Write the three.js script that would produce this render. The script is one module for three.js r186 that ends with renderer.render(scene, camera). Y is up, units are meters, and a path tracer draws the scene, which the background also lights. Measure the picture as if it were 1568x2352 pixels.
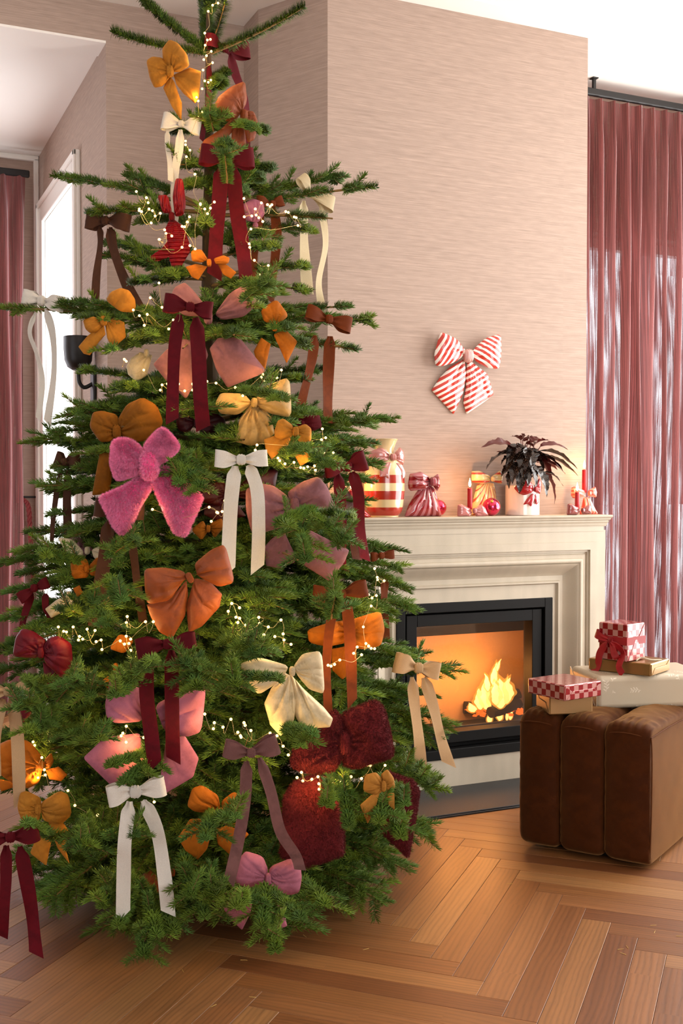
import * as THREE from 'three';
import { RoundedBoxGeometry } from 'three/addons/geometries/RoundedBoxGeometry.js';
import { mergeGeometries, mergeVertices, toCreasedNormals } from 'three/addons/utils/BufferGeometryUtils.js';
import { ImprovedNoise } from 'three/addons/math/ImprovedNoise.js';
import { RectAreaLightUniformsLib } from 'three/addons/lights/RectAreaLightUniformsLib.js';

// ---------------------------------------------------------------- camera, sky, daylight, exposure
const scene = new THREE.Scene();
const renderer = new THREE.WebGLRenderer({ antialias: true });
renderer.toneMapping = THREE.LinearToneMapping;
renderer.toneMappingExposure = 0.9;
renderer.shadowMap.enabled = true;
RectAreaLightUniformsLib.init();

const EYE = new THREE.Vector3(0, 1.3, 0), FOCAL = 2541, YAW = THREE.MathUtils.degToRad(66), PITCH = Math.atan(61 / FOCAL);
const camera = new THREE.PerspectiveCamera(2 * Math.atan(1176 / FOCAL) * 180 / Math.PI, 1568 / 2352, 0.05, 60);
camera.position.copy(EYE);
const FWD = new THREE.Vector3(Math.cos(YAW), 0, -Math.sin(YAW)), RIGHT = new THREE.Vector3(Math.sin(YAW), 0, Math.cos(YAW));
camera.lookAt(EYE.clone().addScaledVector(FWD, Math.cos(PITCH)).add(new THREE.Vector3(0, -Math.sin(PITCH), 0)));
scene.add(camera);

scene.background = new THREE.Color(0.86, 0.93, 1.0);
scene.backgroundIntensity = 2.8;

function windowLight(x, y, z, w, h, tx, ty, tz, color, power) {          // daylight coming in through one window opening
  const l = new THREE.RectAreaLight(color, power, w, h);
  l.name = 'window_daylight'; l.position.set(x, y, z); l.lookAt(tx, ty, tz); scene.add(l);
}
windowLight(4.50, 1.75, -2.95, 2.9, 2.7, 0, 1.75, -2.95, 0xfff9f2, 7.6);    // tall window out of view, placed to light ceiling, chimney and ottoman side
windowLight(1.1, 1.7, 2.12, 2.6, 2.2, 1.1, 1.7, 0, 0xfffaf5, 5.5);        // unseen window behind the camera, lights the front of the tree
windowLight(-2.52, 1.6, -2.4, 2.0, 2.1, 0, 1.6, -2.4, 0xf4f4ff, 0.7);     // unseen window in the left-hand wall, weak side light
windowLight(-0.09, 1.6, -6.58, 1.5, 2.4, -0.09, 1.6, 0, 0xf8f8ff, 5.0);   // window at the back of the bay
windowLight(1.30, 1.45, -5.91, 0.78, 2.5, 0, 1.45, -5.91, 0xfafaff, 6.5); // glazed door in the side of the bay

// ---------------------------------------------------------------- helpers
let seedState = 7;
const rnd = () => { seedState = (seedState + 0x6d2b79f5) | 0; let t = Math.imul(seedState ^ (seedState >>> 15), 1 | seedState); t = (t + Math.imul(t ^ (t >>> 7), 61 | t)) ^ t; return ((t ^ (t >>> 14)) >>> 0) / 4294967296; };
const rr = (a, b) => a + (b - a) * rnd();
const V = (x, y, z) => new THREE.Vector3(x, y, z);
const V2 = (x, y) => new THREE.Vector2(x, y);
const clamp = THREE.MathUtils.clamp, smooth = THREE.MathUtils.smoothstep, lerp = THREE.MathUtils.lerp;
const noiseGen = new ImprovedNoise();
const noise = (x, y, z = 0) => noiseGen.noise(x, y, z);
const fbm = (x, y, z = 0) => noise(x, y, z) + 0.5 * noise(x * 2.1, y * 2.1, z + 7) + 0.25 * noise(x * 4.3, y * 4.3, z + 13);
const names = new Map();
function numbered(name) { const n = names.get(name) ?? 0; names.set(name, n + 1); return n ? name + '_' + String(n).padStart(3, '0') : name; }
function lit(m) { m.castShadow = true; m.receiveShadow = true; return m; }
function obj(name, geo, mat, parent = scene) {
  if (Array.isArray(geo)) geo = join(geo);
  const m = lit(new THREE.Mesh(geo, mat)); m.name = parent === scene ? numbered(name) : name; parent.add(m); return m;
}
function join(list) {
  list = list.map((g) => { const h = g.index ? g.toNonIndexed() : g.clone(); for (const k of Object.keys(h.attributes)) if (!['position', 'normal', 'uv'].includes(k)) h.deleteAttribute(k); if (!h.attributes.uv) h.setAttribute('uv', new THREE.BufferAttribute(new Float32Array(h.attributes.position.count * 2), 2)); if (!h.attributes.normal) h.computeVertexNormals(); return h; });
  return list.length === 1 ? list[0] : mergeGeometries(list);
}
function group(name, label, category, pos = V(0, 0, 0), turn = 0, grp) {
  const g = new THREE.Group(); g.name = numbered(name); g.position.copy(pos); g.rotation.y = turn; g.userData = { label, category }; if (grp) g.userData.group = grp; scene.add(g); return g;
}
function tag(o, label, category, grp) { Object.assign(o.userData, { label, category }); if (grp) o.userData.group = grp; return o; }
function struct(name, geo, mat, parent = scene) { const o = obj(name, geo, mat, parent); if (parent === scene) o.userData.kind = 'structure'; return o; }
// a direction through a place in the photograph, and points along it
function ray(px, py) {
  const a = (px - 784) / FOCAL, b = -(py - 1176) / FOCAL, c = Math.cos(PITCH), s = Math.sin(PITCH), up = b * c - s, f = c + b * s;
  return V(0, up, 0).addScaledVector(RIGHT, a).addScaledVector(FWD, f);
}
const atDepth = (px, py, d) => ray(px, py).multiplyScalar(d).add(EYE);
const atZ = (px, py, z) => { const r = ray(px, py); return r.multiplyScalar(z / r.z).add(EYE); };
const atY = (px, py, y) => { const r = ray(px, py); return r.multiplyScalar((y - EYE.y) / r.y).add(EYE); };
const depthOf = (p) => p.clone().sub(EYE).dot(FWD);
// uv in metres, from the direction each face looks in
function meters(geo, k = 1) {
  const g = geo.index ? geo.toNonIndexed() : geo; if (!g.attributes.normal) g.computeVertexNormals();
  const p = g.attributes.position, n = g.attributes.normal, uv = new Float32Array(p.count * 2);
  for (let i = 0; i < p.count; i += 3) {
    let nx = 0, ny = 0, nz = 0; for (let j = 0; j < 3; j++) { nx += n.getX(i + j); ny += n.getY(i + j); nz += n.getZ(i + j); }
    nx = Math.abs(nx); ny = Math.abs(ny); nz = Math.abs(nz);
    for (let j = 0; j < 3; j++) {
      const x = p.getX(i + j), y = p.getY(i + j), z = p.getZ(i + j);
      const [u, v] = ny >= nx && ny >= nz ? [x, z] : nx > nz ? [z, y] : [x, y];
      uv[(i + j) * 2] = u * k; uv[(i + j) * 2 + 1] = v * k;
    }
  }
  g.setAttribute('uv', new THREE.BufferAttribute(uv, 2)); return g;
}
const box = (x0, x1, y0, y1, z0, z1) => meters(new THREE.BoxGeometry(x1 - x0, y1 - y0, z1 - z0).translate((x0 + x1) / 2, (y0 + y1) / 2, (z0 + z1) / 2));
const rbox = (w, h, d, r, s = 3) => meters(new RoundedBoxGeometry(w, h, d, s, r));
const rboxAt = (x0, x1, y0, y1, z0, z1, r = 0.004) => meters(new RoundedBoxGeometry(x1 - x0, y1 - y0, z1 - z0, 2, r).translate((x0 + x1) / 2, (y0 + y1) / 2, (z0 + z1) / 2));
function surface(nu, nv, fn, closeU = false) {                                // a grid of points fn(i/nu, j/nv) -> [x,y,z,u,v]
  const pos = [], uv = [], idx = [];
  for (let j = 0; j <= nv; j++) for (let i = 0; i <= nu; i++) { const q = fn(i / nu, j / nv); pos.push(q[0], q[1], q[2]); uv.push(q[3] ?? i / nu, q[4] ?? j / nv); }
  for (let j = 0; j < nv; j++) for (let i = 0; i < nu; i++) { const a = j * (nu + 1) + i, b = a + 1, c = a + nu + 1, d = c + 1; idx.push(a, b, d, a, d, c); }
  const g = new THREE.BufferGeometry(); g.setAttribute('position', new THREE.Float32BufferAttribute(pos, 3)); g.setAttribute('uv', new THREE.Float32BufferAttribute(uv, 2)); g.setIndex(idx); g.computeVertexNormals(); return g;
}
const tube = (pts, r, seg = 6, n) => new THREE.TubeGeometry(new THREE.CatmullRomCurve3(pts), n ?? pts.length * 4, r, seg);
const lathe = (pts, seg = 48) => new THREE.LatheGeometry(pts.map((p) => V2(p[0], p[1])), seg);
function turned(geo, fn) { const p = geo.attributes.position; for (let i = 0; i < p.count; i++) { const q = fn(p.getX(i), p.getY(i), p.getZ(i)); p.setXYZ(i, q[0], q[1], q[2]); } geo.computeVertexNormals(); return geo; }

// ---------------------------------------------------------------- textures
function texture(w, h, fn, srgb, ru = 1, rv = 1) {
  const d = new Uint8Array(w * h * 4);
  for (let y = 0; y < h; y++) for (let x = 0; x < w; x++) { const c = fn(x / w, y / h, x, y), o = (y * w + x) * 4; d[o] = clamp(c[0], 0, 1) * 255; d[o + 1] = clamp(c[1], 0, 1) * 255; d[o + 2] = clamp(c[2], 0, 1) * 255; d[o + 3] = 255; }
  const t = new THREE.DataTexture(d, w, h); t.wrapS = t.wrapT = THREE.RepeatWrapping; t.magFilter = THREE.LinearFilter; t.minFilter = THREE.LinearMipmapLinearFilter; t.generateMipmaps = true;
  if (srgb) t.colorSpace = THREE.SRGBColorSpace; t.repeat.set(ru, rv); t.needsUpdate = true; return t;
}
const again = (t, ru, rv, rot = 0) => { const c = t.clone(); c.repeat.set(ru, rv); c.rotation = rot; c.needsUpdate = true; return c; };
function fibres(w, h, count, lenA, lenB, strength, vertical) {                   // streaks laid one over another, wrapping round
  const f = new Float32Array(w * h);
  for (let k = 0; k < count; k++) {
    const L = Math.floor(rr(lenA, lenB)), a = rr(-1, 1) * strength, y0 = rnd() * (vertical ? w : h), x0 = Math.floor(rnd() * (vertical ? h : w)), dr = rr(-0.006, 0.006), th = rnd() < 0.25 ? 2 : 1;
    for (let i = 0; i < L; i++) {
      const fade = Math.sin(Math.PI * (i + 0.5) / L), yy = Math.floor(y0 + dr * i);
      for (let t = 0; t < th; t++) { if (vertical) f[((x0 + i) % h) * w + ((yy + t) % w + w) % w] += a * fade; else f[((((yy + t) % h) + h) % h) * w + (x0 + i) % w] += a * fade; }
    }
  }
  return f;
}
const gw = 2048, gh = 1024, gf = fibres(gw, gh, 26000, 30, 330, 0.045, false);
const T_grass = texture(gw, gh, (u, v, x, y) => { const g = gf[y * gw + x] + 0.035 * (rnd() - 0.5) + 0.03 * noise(x * 0.012, y * 0.05, 3); return [0.84 + g, 0.815 + g * 0.98, 0.79 + g * 0.95]; }, true, 1 / 1.5, 1 / 0.75);
const T_grassBump = again(texture(gw / 2, gh / 2, (u, v, x, y) => { const g = 0.5 + gf[y * 2 * gw + x * 2] * 1.6; return [g, g, g]; }), 1 / 1.5, 1 / 0.75);
const T_oak = texture(2048, 1024, (u, v) => {                                   // grain runs along u; 1.6 m by 0.8 m
  const x = u * 1.6, y = v * 0.8, warp = 0.02 * noise(x * 1.6, y * 6, 2) + 0.006 * noise(x * 7, y * 20, 5);
  const ring = 0.5 + 0.5 * Math.sin((y + warp) * 420), fine = noise(x * 12, y * 900, 1), pore = Math.max(0, noise(x * 26, y * 1300, 9) - 0.28) * 1.7, mid = fbm(x * 1.4, y * 34, 4);
  const k = 0.80 - 0.085 * Math.pow(ring, 2.2) + 0.035 * fine - 0.16 * pore + 0.06 * mid;
  return [k, k * 0.965, k * 0.92];
}, true, 1 / 1.6, 1 / 0.8);
const lw = 1024, lh = 1024, lf = fibres(lw, lh, 9000, 60, 700, 0.16, true);
const T_linen = texture(lw, lh, (u, v, x, y) => { const g = lf[y * lw + x] + 0.05 * (rnd() - 0.5) + 0.04 * noise(x * 0.03, y * 0.006, 8); return [0.74 + g, 0.72 + g, 0.72 + g]; }, true, 1 / 0.6, 1 / 1.2);
const T_linenHoles = texture(lw, lh, (u, v, x, y) => { const g = lf[y * lw + x] * 1.0 + 0.24 * noise(x * 0.045, y * 0.007, 1) + 0.06 * (rnd() - 0.5); const band = smooth(Math.sin(u * 31.416 + 1.6 * noise(x * 0.006, y * 0.002, 6)), -0.35, 0.55), a = clamp(0.99 - Math.max(0, g + 0.04) * 2.0 * band, 0.40, 1); return [a, a, a]; }, false, 1 / 0.6, 1 / 1.2);
const hash = (x, y) => { let h = Math.imul(x, 374761393) + Math.imul(y, 668265263); h = Math.imul(h ^ (h >>> 13), 1274126177); return ((h ^ (h >>> 16)) >>> 0) / 4294967296; };
function tiled(u, v, n, s = 0) { const x = u * n, y = v * n, i = Math.floor(x), j = Math.floor(y), f = x - i, g = y - j, a = f * f * (3 - 2 * f), b = g * g * (3 - 2 * g), q = (p, r) => hash((p % n) + s * 131, (r % n) + s * 71); return lerp(lerp(q(i, j), q(i + 1, j), a), lerp(q(i, j + 1), q(i + 1, j + 1), a), b); }
const T_nap = texture(512, 512, (u, v) => { const g = 0.5 * tiled(u, v, 9, 1) + 0.3 * tiled(u, v, 23, 2) + 0.2 * tiled(u, v, 61, 3); const k = 0.82 + 0.15 * (smooth(g, 0.3, 0.7) - 0.5) * (0.4 + 0.6 * tiled(u, v, 4, 5)) + 0.07 * (rnd() - 0.5); return [k, k, k]; }, true, 1 / 0.3, 1 / 0.3);
const T_grit = texture(512, 512, () => { const g = rnd(); return [g, g, g]; }, false, 1 / 0.16, 1 / 0.16);
const T_weave = texture(256, 256, (u, v, x, y) => { const g = 0.72 + 0.10 * (((x >> 1) + (y >> 1)) % 2) + 0.12 * (rnd() - 0.5); return [g, g, g]; }, true, 1 / 0.1, 1 / 0.1);
const T_stone = texture(512, 512, (u, v, x, y) => { const k = 0.9 + 0.03 * noise(x * 0.05, y * 0.008, 2) + 0.03 * noise(x * 0.02, y * 0.02, 4) + 0.02 * (rnd() - 0.5); return [k, k * 0.995, k * 0.985]; }, true, 1 / 0.9, 1 / 0.9);

// ---------------------------------------------------------------- materials
const std = (color, o = {}) => new THREE.MeshStandardMaterial({ color, roughness: 0.7, ...o });
const phys = (color, o = {}) => new THREE.MeshPhysicalMaterial({ color, roughness: 0.7, ...o });
const M = {
  wall: std(0xcab6ab, { map: T_grass, bumpMap: T_grassBump, bumpScale: 0.0008, roughness: 0.85 }),
  ceiling: std(0xf6f1ea, { roughness: 0.95 }),
  trim: std(0xf3efe8, { roughness: 0.45 }),
  mantel: std(0xcabeaa, { map: T_stone, roughness: 0.5 }),
  floorBase: std(0x3a2413, { roughness: 0.9 }),
  blackSteel: phys(0x0d0c0b, { roughness: 0.6, specularIntensity: 0.35 }),
  blackGap: std(0x050404, { roughness: 0.9 }),
  slate: std(0x24211f, { roughness: 0.62, bumpMap: again(T_grit, 1 / 0.5, 1 / 0.5), bumpScale: 0.0006 }),
  firebrick: std(0xd9b184, { roughness: 0.95, map: again(T_weave, 1 / 0.4, 1 / 0.4) }),
  glass: phys(0xffffff, { roughness: 0.03, transmission: 1, thickness: 0, ior: 1.45 }),
  darkFrame: std(0x2b2e33, { roughness: 0.5 }),
  curtain: phys(0xbf6c68, { map: T_linen, alphaMap: T_linenHoles, transparent: true, roughness: 1, transmission: 0.52, thickness: 0, side: THREE.DoubleSide }),
  black: std(0x141212, { roughness: 0.5 }),
  gold: std(0xd0a050, { roughness: 0.35, metalness: 0.9 }),
  bark: std(0x6b543c, { roughness: 0.95, bumpMap: T_grit, bumpScale: 0.004 }),
  twig: std(0x7a5f36, { roughness: 0.9 }),
  needle: phys(0xffffff, { roughness: 0.5, specularIntensity: 0.35 }),
  wire: std(0xb09a6a, { roughness: 0.5 }),
  cable: std(0xe8e4dc, { roughness: 0.5 }),
  led: new THREE.MeshStandardMaterial({ color: 0xffe2a8, emissive: new THREE.Color(1, 0.70, 0.26), emissiveIntensity: 3.0 }),
  flame: new THREE.MeshStandardMaterial({ color: 0xffe9b8, emissive: new THREE.Color(1, 0.72, 0.36), emissiveIntensity: 9 }),
};
const velvetCache = new Map();
function velvet(hex, o = {}) {
  const key = hex + JSON.stringify(o); if (velvetCache.has(key)) return velvetCache.get(key);
  const c = new THREE.Color(hex), w = (o.light ?? 0.22) * 0.10, s = new THREE.Color(Math.min(1, c.r * 2.2 + w), Math.min(1, c.g * 2.2 + w), Math.min(1, c.b * 2.2 + w));
  const m = phys(hex, { map: o.plain ? T_weave : T_nap, roughness: o.rough ?? 0.78, sheen: 1, sheenColor: s, sheenRoughness: 0.45, bumpMap: T_grit, bumpScale: 0.00035, side: THREE.DoubleSide, specularIntensity: o.spec ?? 0.35 });
  m.color.multiplyScalar(1.22); velvetCache.set(key, m); return m;
}
const satin = (hex) => velvet(hex, { rough: 0.45, spec: 0.8, light: 0.35 });
const glazeCache = new Map();
function glaze(hex, map) { const key = hex + (map ? map.uuid : ''); if (!glazeCache.has(key)) glazeCache.set(key, phys(hex, { map: map ?? null, roughness: 0.22, clearcoat: 0.9, clearcoatRoughness: 0.05 })); return glazeCache.get(key); }
// ---------------------------------------------------------------- the room
const C = 3.36, ZB = -4.76, XA = 1.02, ZF = -6.6, FACE = -4.24, XR = 4.56, XL = -2.6, ZR = 2.2;
struct('wall_back', [
  box(XA, 1.70, 0, C, ZB - 0.22, ZB),                                         // left of the chimney
  box(XL, XA, 3.195, C, ZB - 0.16, ZB),                                         // above the bay
  box(XL, -1.6, 0, 3.195, ZB - 0.16, ZB),
  box(3.0, 3.40, 0, C, ZB - 0.22, ZB), box(3.40, 4.40, 2.62, C, ZB - 0.22, ZB), box(4.40, XR + 0.2, 0, C, ZB - 0.22, ZB), box(3.40, 4.40, 0, 0.12, ZB - 0.22, ZB),
], M.wall);
const chim = new THREE.Shape([V2(1.825, 4.24), V2(3.13, 4.24), V2(3.315, 4.57), V2(3.315, 4.80), V2(1.64, 4.80), V2(1.64, 4.57)].map((p) => V2(p.x, -p.y)).reverse());
const chimUp = new THREE.ExtrudeGeometry(chim, { depth: C - 0.85, bevelEnabled: false }).rotateX(-Math.PI / 2).scale(1, 1, -1);
{ const p = chimUp.attributes.position, q = []; for (let i = 0; i < p.count; i += 3) for (const k of [0, 2, 1]) q.push(p.getX(i + k), p.getY(i + k) + 0.85, p.getZ(i + k)); chimUp.setAttribute('position', new THREE.Float32BufferAttribute(q, 3)); chimUp.computeVertexNormals(); }
const leftFoot = new THREE.Shape([V2(1.825, 4.24), V2(2.10, 4.24), V2(2.10, 4.80), V2(1.64, 4.80), V2(1.64, 4.57)].map((p) => V2(p.x, -p.y)).reverse());
const footL = new THREE.ExtrudeGeometry(leftFoot, { depth: 0.85, bevelEnabled: false }).rotateX(-Math.PI / 2).scale(1, 1, -1);
{ const p = footL.attributes.position, q = []; for (let i = 0; i < p.count; i += 3) for (const k of [0, 2, 1]) q.push(p.getX(i + k), p.getY(i + k), p.getZ(i + k)); footL.setAttribute('position', new THREE.Float32BufferAttribute(q, 3)); footL.computeVertexNormals(); }
const rightFoot = new THREE.Shape([V2(3.02, 4.24), V2(3.13, 4.24), V2(3.315, 4.57), V2(3.315, 4.80), V2(3.02, 4.80)].map((p) => V2(p.x, -p.y)).reverse());
const footR = new THREE.ExtrudeGeometry(rightFoot, { depth: 0.85, bevelEnabled: false }).rotateX(-Math.PI / 2).scale(1, 1, -1);
{ const p = footR.attributes.position, q = []; for (let i = 0; i < p.count; i += 3) for (const k of [0, 2, 1]) q.push(p.getX(i + k), p.getY(i + k), p.getZ(i + k)); footR.setAttribute('position', new THREE.Float32BufferAttribute(q, 3)); footR.computeVertexNormals(); }
function slantUv(g) {                                                         // metres along the wall, for walls at any angle
  g = g.index ? g.toNonIndexed() : g; const p = g.attributes.position, n = g.attributes.normal, uv = [];
  for (let i = 0; i < p.count; i++) { const j = i - (i % 3), nx = n.getX(j), nz = n.getZ(j), l = Math.hypot(nx, nz) || 1; uv.push(p.getX(i) * nz / l - p.getZ(i) * nx / l, p.getY(i)); }
  g.setAttribute('uv', new THREE.Float32BufferAttribute(uv, 2)); return g;
}
struct('wall_chimney', [slantUv(chimUp), slantUv(footL), slantUv(footR)], M.wall);
struct('ceiling', [box(XL - 0.2, XR + 0.2, C + 0.006, C + 0.2, ZB - 0.2, ZR + 0.2)], M.ceiling);
// a flat border round the ceiling, a little lower than its middle
{ const o = (x, z) => V2(x, z), s = new THREE.Shape([o(XL, -ZB), o(XL, -ZR), o(XR, -ZR), o(XR, -ZB)].map((p) => V2(p.x, -p.y))), h = new THREE.Path([o(-2.25, -1.9), o(4.2, -1.9), o(4.2, 4.55), o(3.463, 4.55), o(3.195, 4.11), o(1.76, 4.11), o(1.49, 4.55), o(-2.25, 4.55)].map((p) => V2(p.x, -p.y)));
  s.holes.push(h); struct('trim_1', new THREE.ExtrudeGeometry(s, { depth: 0.006, bevelEnabled: false }).rotateX(Math.PI / 2).translate(0, C + 0.0061, 0), M.ceiling); }
// the window bay at the left
struct('ceiling_bay', box(-1.8, XA + 0.02, 3.195, 3.30, ZF - 0.1, ZB - 0.16), M.ceiling);
struct('ceiling_bay_edge', box(-1.6, XA, 3.185, 3.195, ZB - 0.16, ZB + 0.001), M.ceiling);
struct('trim_2', [rboxAt(-1.6, XA - 0.001, 3.165, 3.196, ZF, ZF + 0.03, 0.006), rboxAt(XA - 0.03, XA - 0.001, 0, 3.18, ZF, ZF + 0.03, 0.006)], M.trim);
const D0Z = -5.44, D1Z = -6.38, DT = 2.79;                                    // opening of the glazed door in the bay's side wall
struct('wall_bay_side', [box(XA, XA + 0.46, 0, 3.3, D0Z, ZB - 0.22), box(XA, XA + 0.46, 0, 3.3, ZF - 0.2, D1Z), box(XA, XA + 0.46, DT, 3.3, D1Z, D0Z)], M.wall);
struct('wall_bay_back', [box(-1.8, -0.9, 0, 3.3, ZF - 0.2, ZF), box(0.72, XA + 0.46, 0, 3.3, ZF - 0.2, ZF), box(-0.9, 0.72, 2.9, 3.3, ZF - 0.2, ZF), box(-0.9, 0.72, 0, 0.3, ZF - 0.2, ZF)], M.wall);
struct('wall_bay_left', box(-1.8, -1.6, 0, 3.3, ZF, ZB), M.wall);
{ // door casing, lining, frame and pane
  const d = struct('door_1', [box(XA, XA + 0.46, 0, DT, D0Z - 0.012, D0Z + 0.001), box(XA, XA + 0.46, 0, DT, D1Z - 0.001, D1Z + 0.012), box(XA, XA + 0.46, DT - 0.012, DT + 0.001, D1Z, D0Z)], M.trim);
  const cw = 0.105; // casing
  for (const [n, b] of [['casing', [XA - 0.022, XA + 0.001, 0, DT + cw, D0Z - 0.01, D0Z + cw]], ['casing', [XA - 0.022, XA + 0.001, 0, DT + cw, D1Z - cw, D1Z + 0.01]], ['casing', [XA - 0.022, XA + 0.001, DT - 0.01, DT + cw, D1Z - 0.01, D0Z + 0.01]]]) obj(n, rboxAt(...b, 0.008), M.trim, d);
  obj('casing_bead', [rboxAt(XA - 0.034, XA - 0.02, 0, DT + cw, D0Z + cw - 0.03, D0Z + cw, 0.005), rboxAt(XA - 0.034, XA - 0.02, 0, DT + cw, D1Z - cw, D1Z - cw + 0.03, 0.005), rboxAt(XA - 0.034, XA - 0.02, DT + cw - 0.03, DT + cw, D1Z - cw, D0Z + cw, 0.005)], M.trim, d);
  const fx = XA + 0.30;
  obj('frame', [box(fx, fx + 0.06, 0, DT - 0.012, D0Z - 0.09, D0Z - 0.012), box(fx, fx + 0.06, 0, DT - 0.012, D1Z + 0.012, D1Z + 0.09), box(fx, fx + 0.06, DT - 0.10, DT - 0.012, D1Z + 0.012, D0Z - 0.012), box(fx, fx + 0.06, 0, 0.12, D1Z + 0.012, D0Z - 0.012)], M.darkFrame, d);
  obj('pane', box(fx + 0.026, fx + 0.032, 0.11, DT - 0.09, D1Z + 0.08, D0Z - 0.08), M.glass, d);
}
function sash(name, axis, at, a0, a1, y0, y1, cols, rows, mat) {                // window frame with mullions, its glass in panes
  const w = obj(name, (() => { const out = [], t = 0.05; const B = (p, q, r, s) => axis === 'z' ? box(p, q, r, s, at - 0.03, at + 0.03) : box(at - 0.03, at + 0.03, r, s, p, q);
    out.push(B(a0, a0 + t, y0, y1), B(a1 - t, a1, y0, y1), B(a0, a1, y1 - t, y1), B(a0, a1, y0, y0 + t)); for (let i = 1; i < cols; i++) { const c = lerp(a0, a1, i / cols); out.push(B(c - 0.03, c + 0.03, y0, y1)); } for (let i = 1; i < rows; i++) { const c = lerp(y0, y1, i / rows); out.push(B(a0, a1, c - 0.02, c + 0.02)); } return out; })(), mat);
  w.userData.kind = 'structure';
  for (let i = 0; i < cols; i++) for (let j = 0; j < rows; j++) { const p0 = lerp(a0, a1, i / cols) + 0.03, p1 = lerp(a0, a1, (i + 1) / cols) - 0.03, q0 = lerp(y0, y1, j / rows) + 0.02, q1 = lerp(y0, y1, (j + 1) / rows) - 0.02; obj('pane', axis === 'z' ? box(p0, p1, q0, q1, at - 0.003, at + 0.003) : box(at - 0.003, at + 0.003, q0, q1, p0, p1), M.glass, w); }
  return w;
}
sash('window_1', 'z', ZB - 0.15, 3.40, 4.40, 0.12, 2.62, 2, 1, M.trim);
sash('window_2', 'z', ZF - 0.12, -0.9, 0.72, 0.3, 2.9, 3, 1, M.trim);
// walls that close the room where the camera does not look; their unseen windows light the room
struct('wall_right', [box(XR, XR + 0.2, 0, 0.35, ZB, ZR), box(XR, XR + 0.2, 3.15, C, ZB, ZR), box(XR, XR + 0.2, 0.35, 3.15, ZB, -4.45), box(XR, XR + 0.2, 0.35, 3.15, -1.45, ZR)], M.wall);
sash('unseen_window_3', 'x', XR + 0.1, -4.45, -1.45, 0.35, 3.15, 3, 1, M.trim);
struct('wall_rear', [box(XL, -0.25, 0, C, ZR, ZR + 0.2), box(2.45, XR, 0, C, ZR, ZR + 0.2), box(-0.25, 2.45, 2.85, C, ZR, ZR + 0.2), box(-0.25, 2.45, 0, 0.55, ZR, ZR + 0.2)], M.wall);
sash('unseen_window_4', 'z', ZR + 0.1, -0.25, 2.45, 0.55, 2.85, 3, 1, M.trim);
struct('wall_left', [box(XL - 0.2, XL, 0, 0.5, ZB, ZR), box(XL - 0.2, XL, 2.7, C, ZB, ZR), box(XL - 0.2, XL, 0.5, 2.7, ZB, -3.45), box(XL - 0.2, XL, 0.5, 2.7, -1.35, ZR)], M.wall);
sash('unseen_window_5', 'x', XL - 0.1, -3.45, -1.35, 0.5, 2.7, 2, 1, M.trim);

// ---------------------------------------------------------------- herringbone floor, board by board
{
  const floor = struct('floor', [box(XL - 0.2, XR + 0.2, -0.2, -0.016, ZF - 0.2, ZR + 0.2)], M.floorBase);
  const w = 0.0865, L = w * 9, X0 = 1.449, Z0 = 0.037, q = Math.SQRT1_2, tones = [0xb4825a, 0xbb8c62, 0xa8774e, 0x9f6d46, 0xc19468, 0x936240, 0xae7c54, 0xb8885c];
  const mats = tones.map((t) => { const m = phys(t, { map: T_oak, roughness: 0.40, bumpMap: T_oak, bumpScale: 0.0005, clearcoat: 0.12, clearcoatRoughness: 0.3 }); m.color.r *= 0.96; m.color.g *= 0.88; m.color.b *= 0.74; return m; });
  const shapes = [];
  for (let k = 0; k < 10; k++) {                                              // boards with eased edges, each cut from another place of the timber
    const g = rbox(L - 0.0009, 0.016, w - 0.0009, 0.0011, 1), uv = g.attributes.uv, ou = rnd() * 1.6, ov = rnd() * 0.8;
    for (let i = 0; i < uv.count; i++) uv.setXY(i, uv.getX(i) + ou, uv.getY(i) + ov); shapes.push(g);
  }
  const list = [];
  for (let k = -8; k <= 8; k++) for (let i = -110; i <= 110; i++) for (const b of [0, 1]) {
    const a = b ? L - i * w + w / 2 + k * 2 * L : -i * w + L / 2 + k * 2 * L, c = b ? i * w + L / 2 : i * w + w / 2;
    const x = X0 + (a + c) * q, z = Z0 + (c - a) * q;
    if (x < XL - 0.1 || x > XR + 0.1 || z < ZF + 0.1 || z > ZR - 0.1) continue;
    if (z < ZB - 0.3 && (x > XA + 0.1 || x < -1.6)) continue;
    const d = V(x - EYE.x, 0, z - EYE.z), f = d.dot(FWD), s = d.dot(RIGHT);
    const seen = f > 2.0 && Math.abs(s) < f * 0.31 + 0.35 && f < 7;
    list.push({ x, z, turn: b ? -Math.PI / 4 : Math.PI / 4, f, seen });
  }
  list.sort((m, n) => (m.seen ? m.f : 100 + m.f) - (n.seen ? n.f : 100 + n.f));
  const rest = [], dummy = new THREE.Object3D();
  list.forEach((p, n) => {
    const s = shapes[Math.floor(rnd() * shapes.length)], m = mats[Math.floor(rnd() * mats.length)], y = -0.008 + rr(-0.0003, 0.0001), turn = p.turn + (rnd() < 0.5 ? Math.PI : 0);
    if (n < 285 && p.seen) { const o = obj('plank', s, m, floor); o.position.set(p.x, y, p.z); o.rotation.y = turn; }
    else { dummy.position.set(p.x, y, p.z); dummy.rotation.set(0, turn, 0); dummy.updateMatrix(); rest.push([s, dummy.matrix.clone()]); }
  });
  const byShape = new Map(); for (const [s, m] of rest) { if (!byShape.has(s)) byShape.set(s, []); byShape.get(s).push(m); }
  let n = 0; for (const [s, ms] of byShape) { const o = lit(new THREE.InstancedMesh(s, mats[n++ % mats.length], ms.length)); o.name = 'planks'; o.userData.kind = 'stuff'; ms.forEach((m, i) => o.setMatrixAt(i, m)); floor.add(o); }
}

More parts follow.
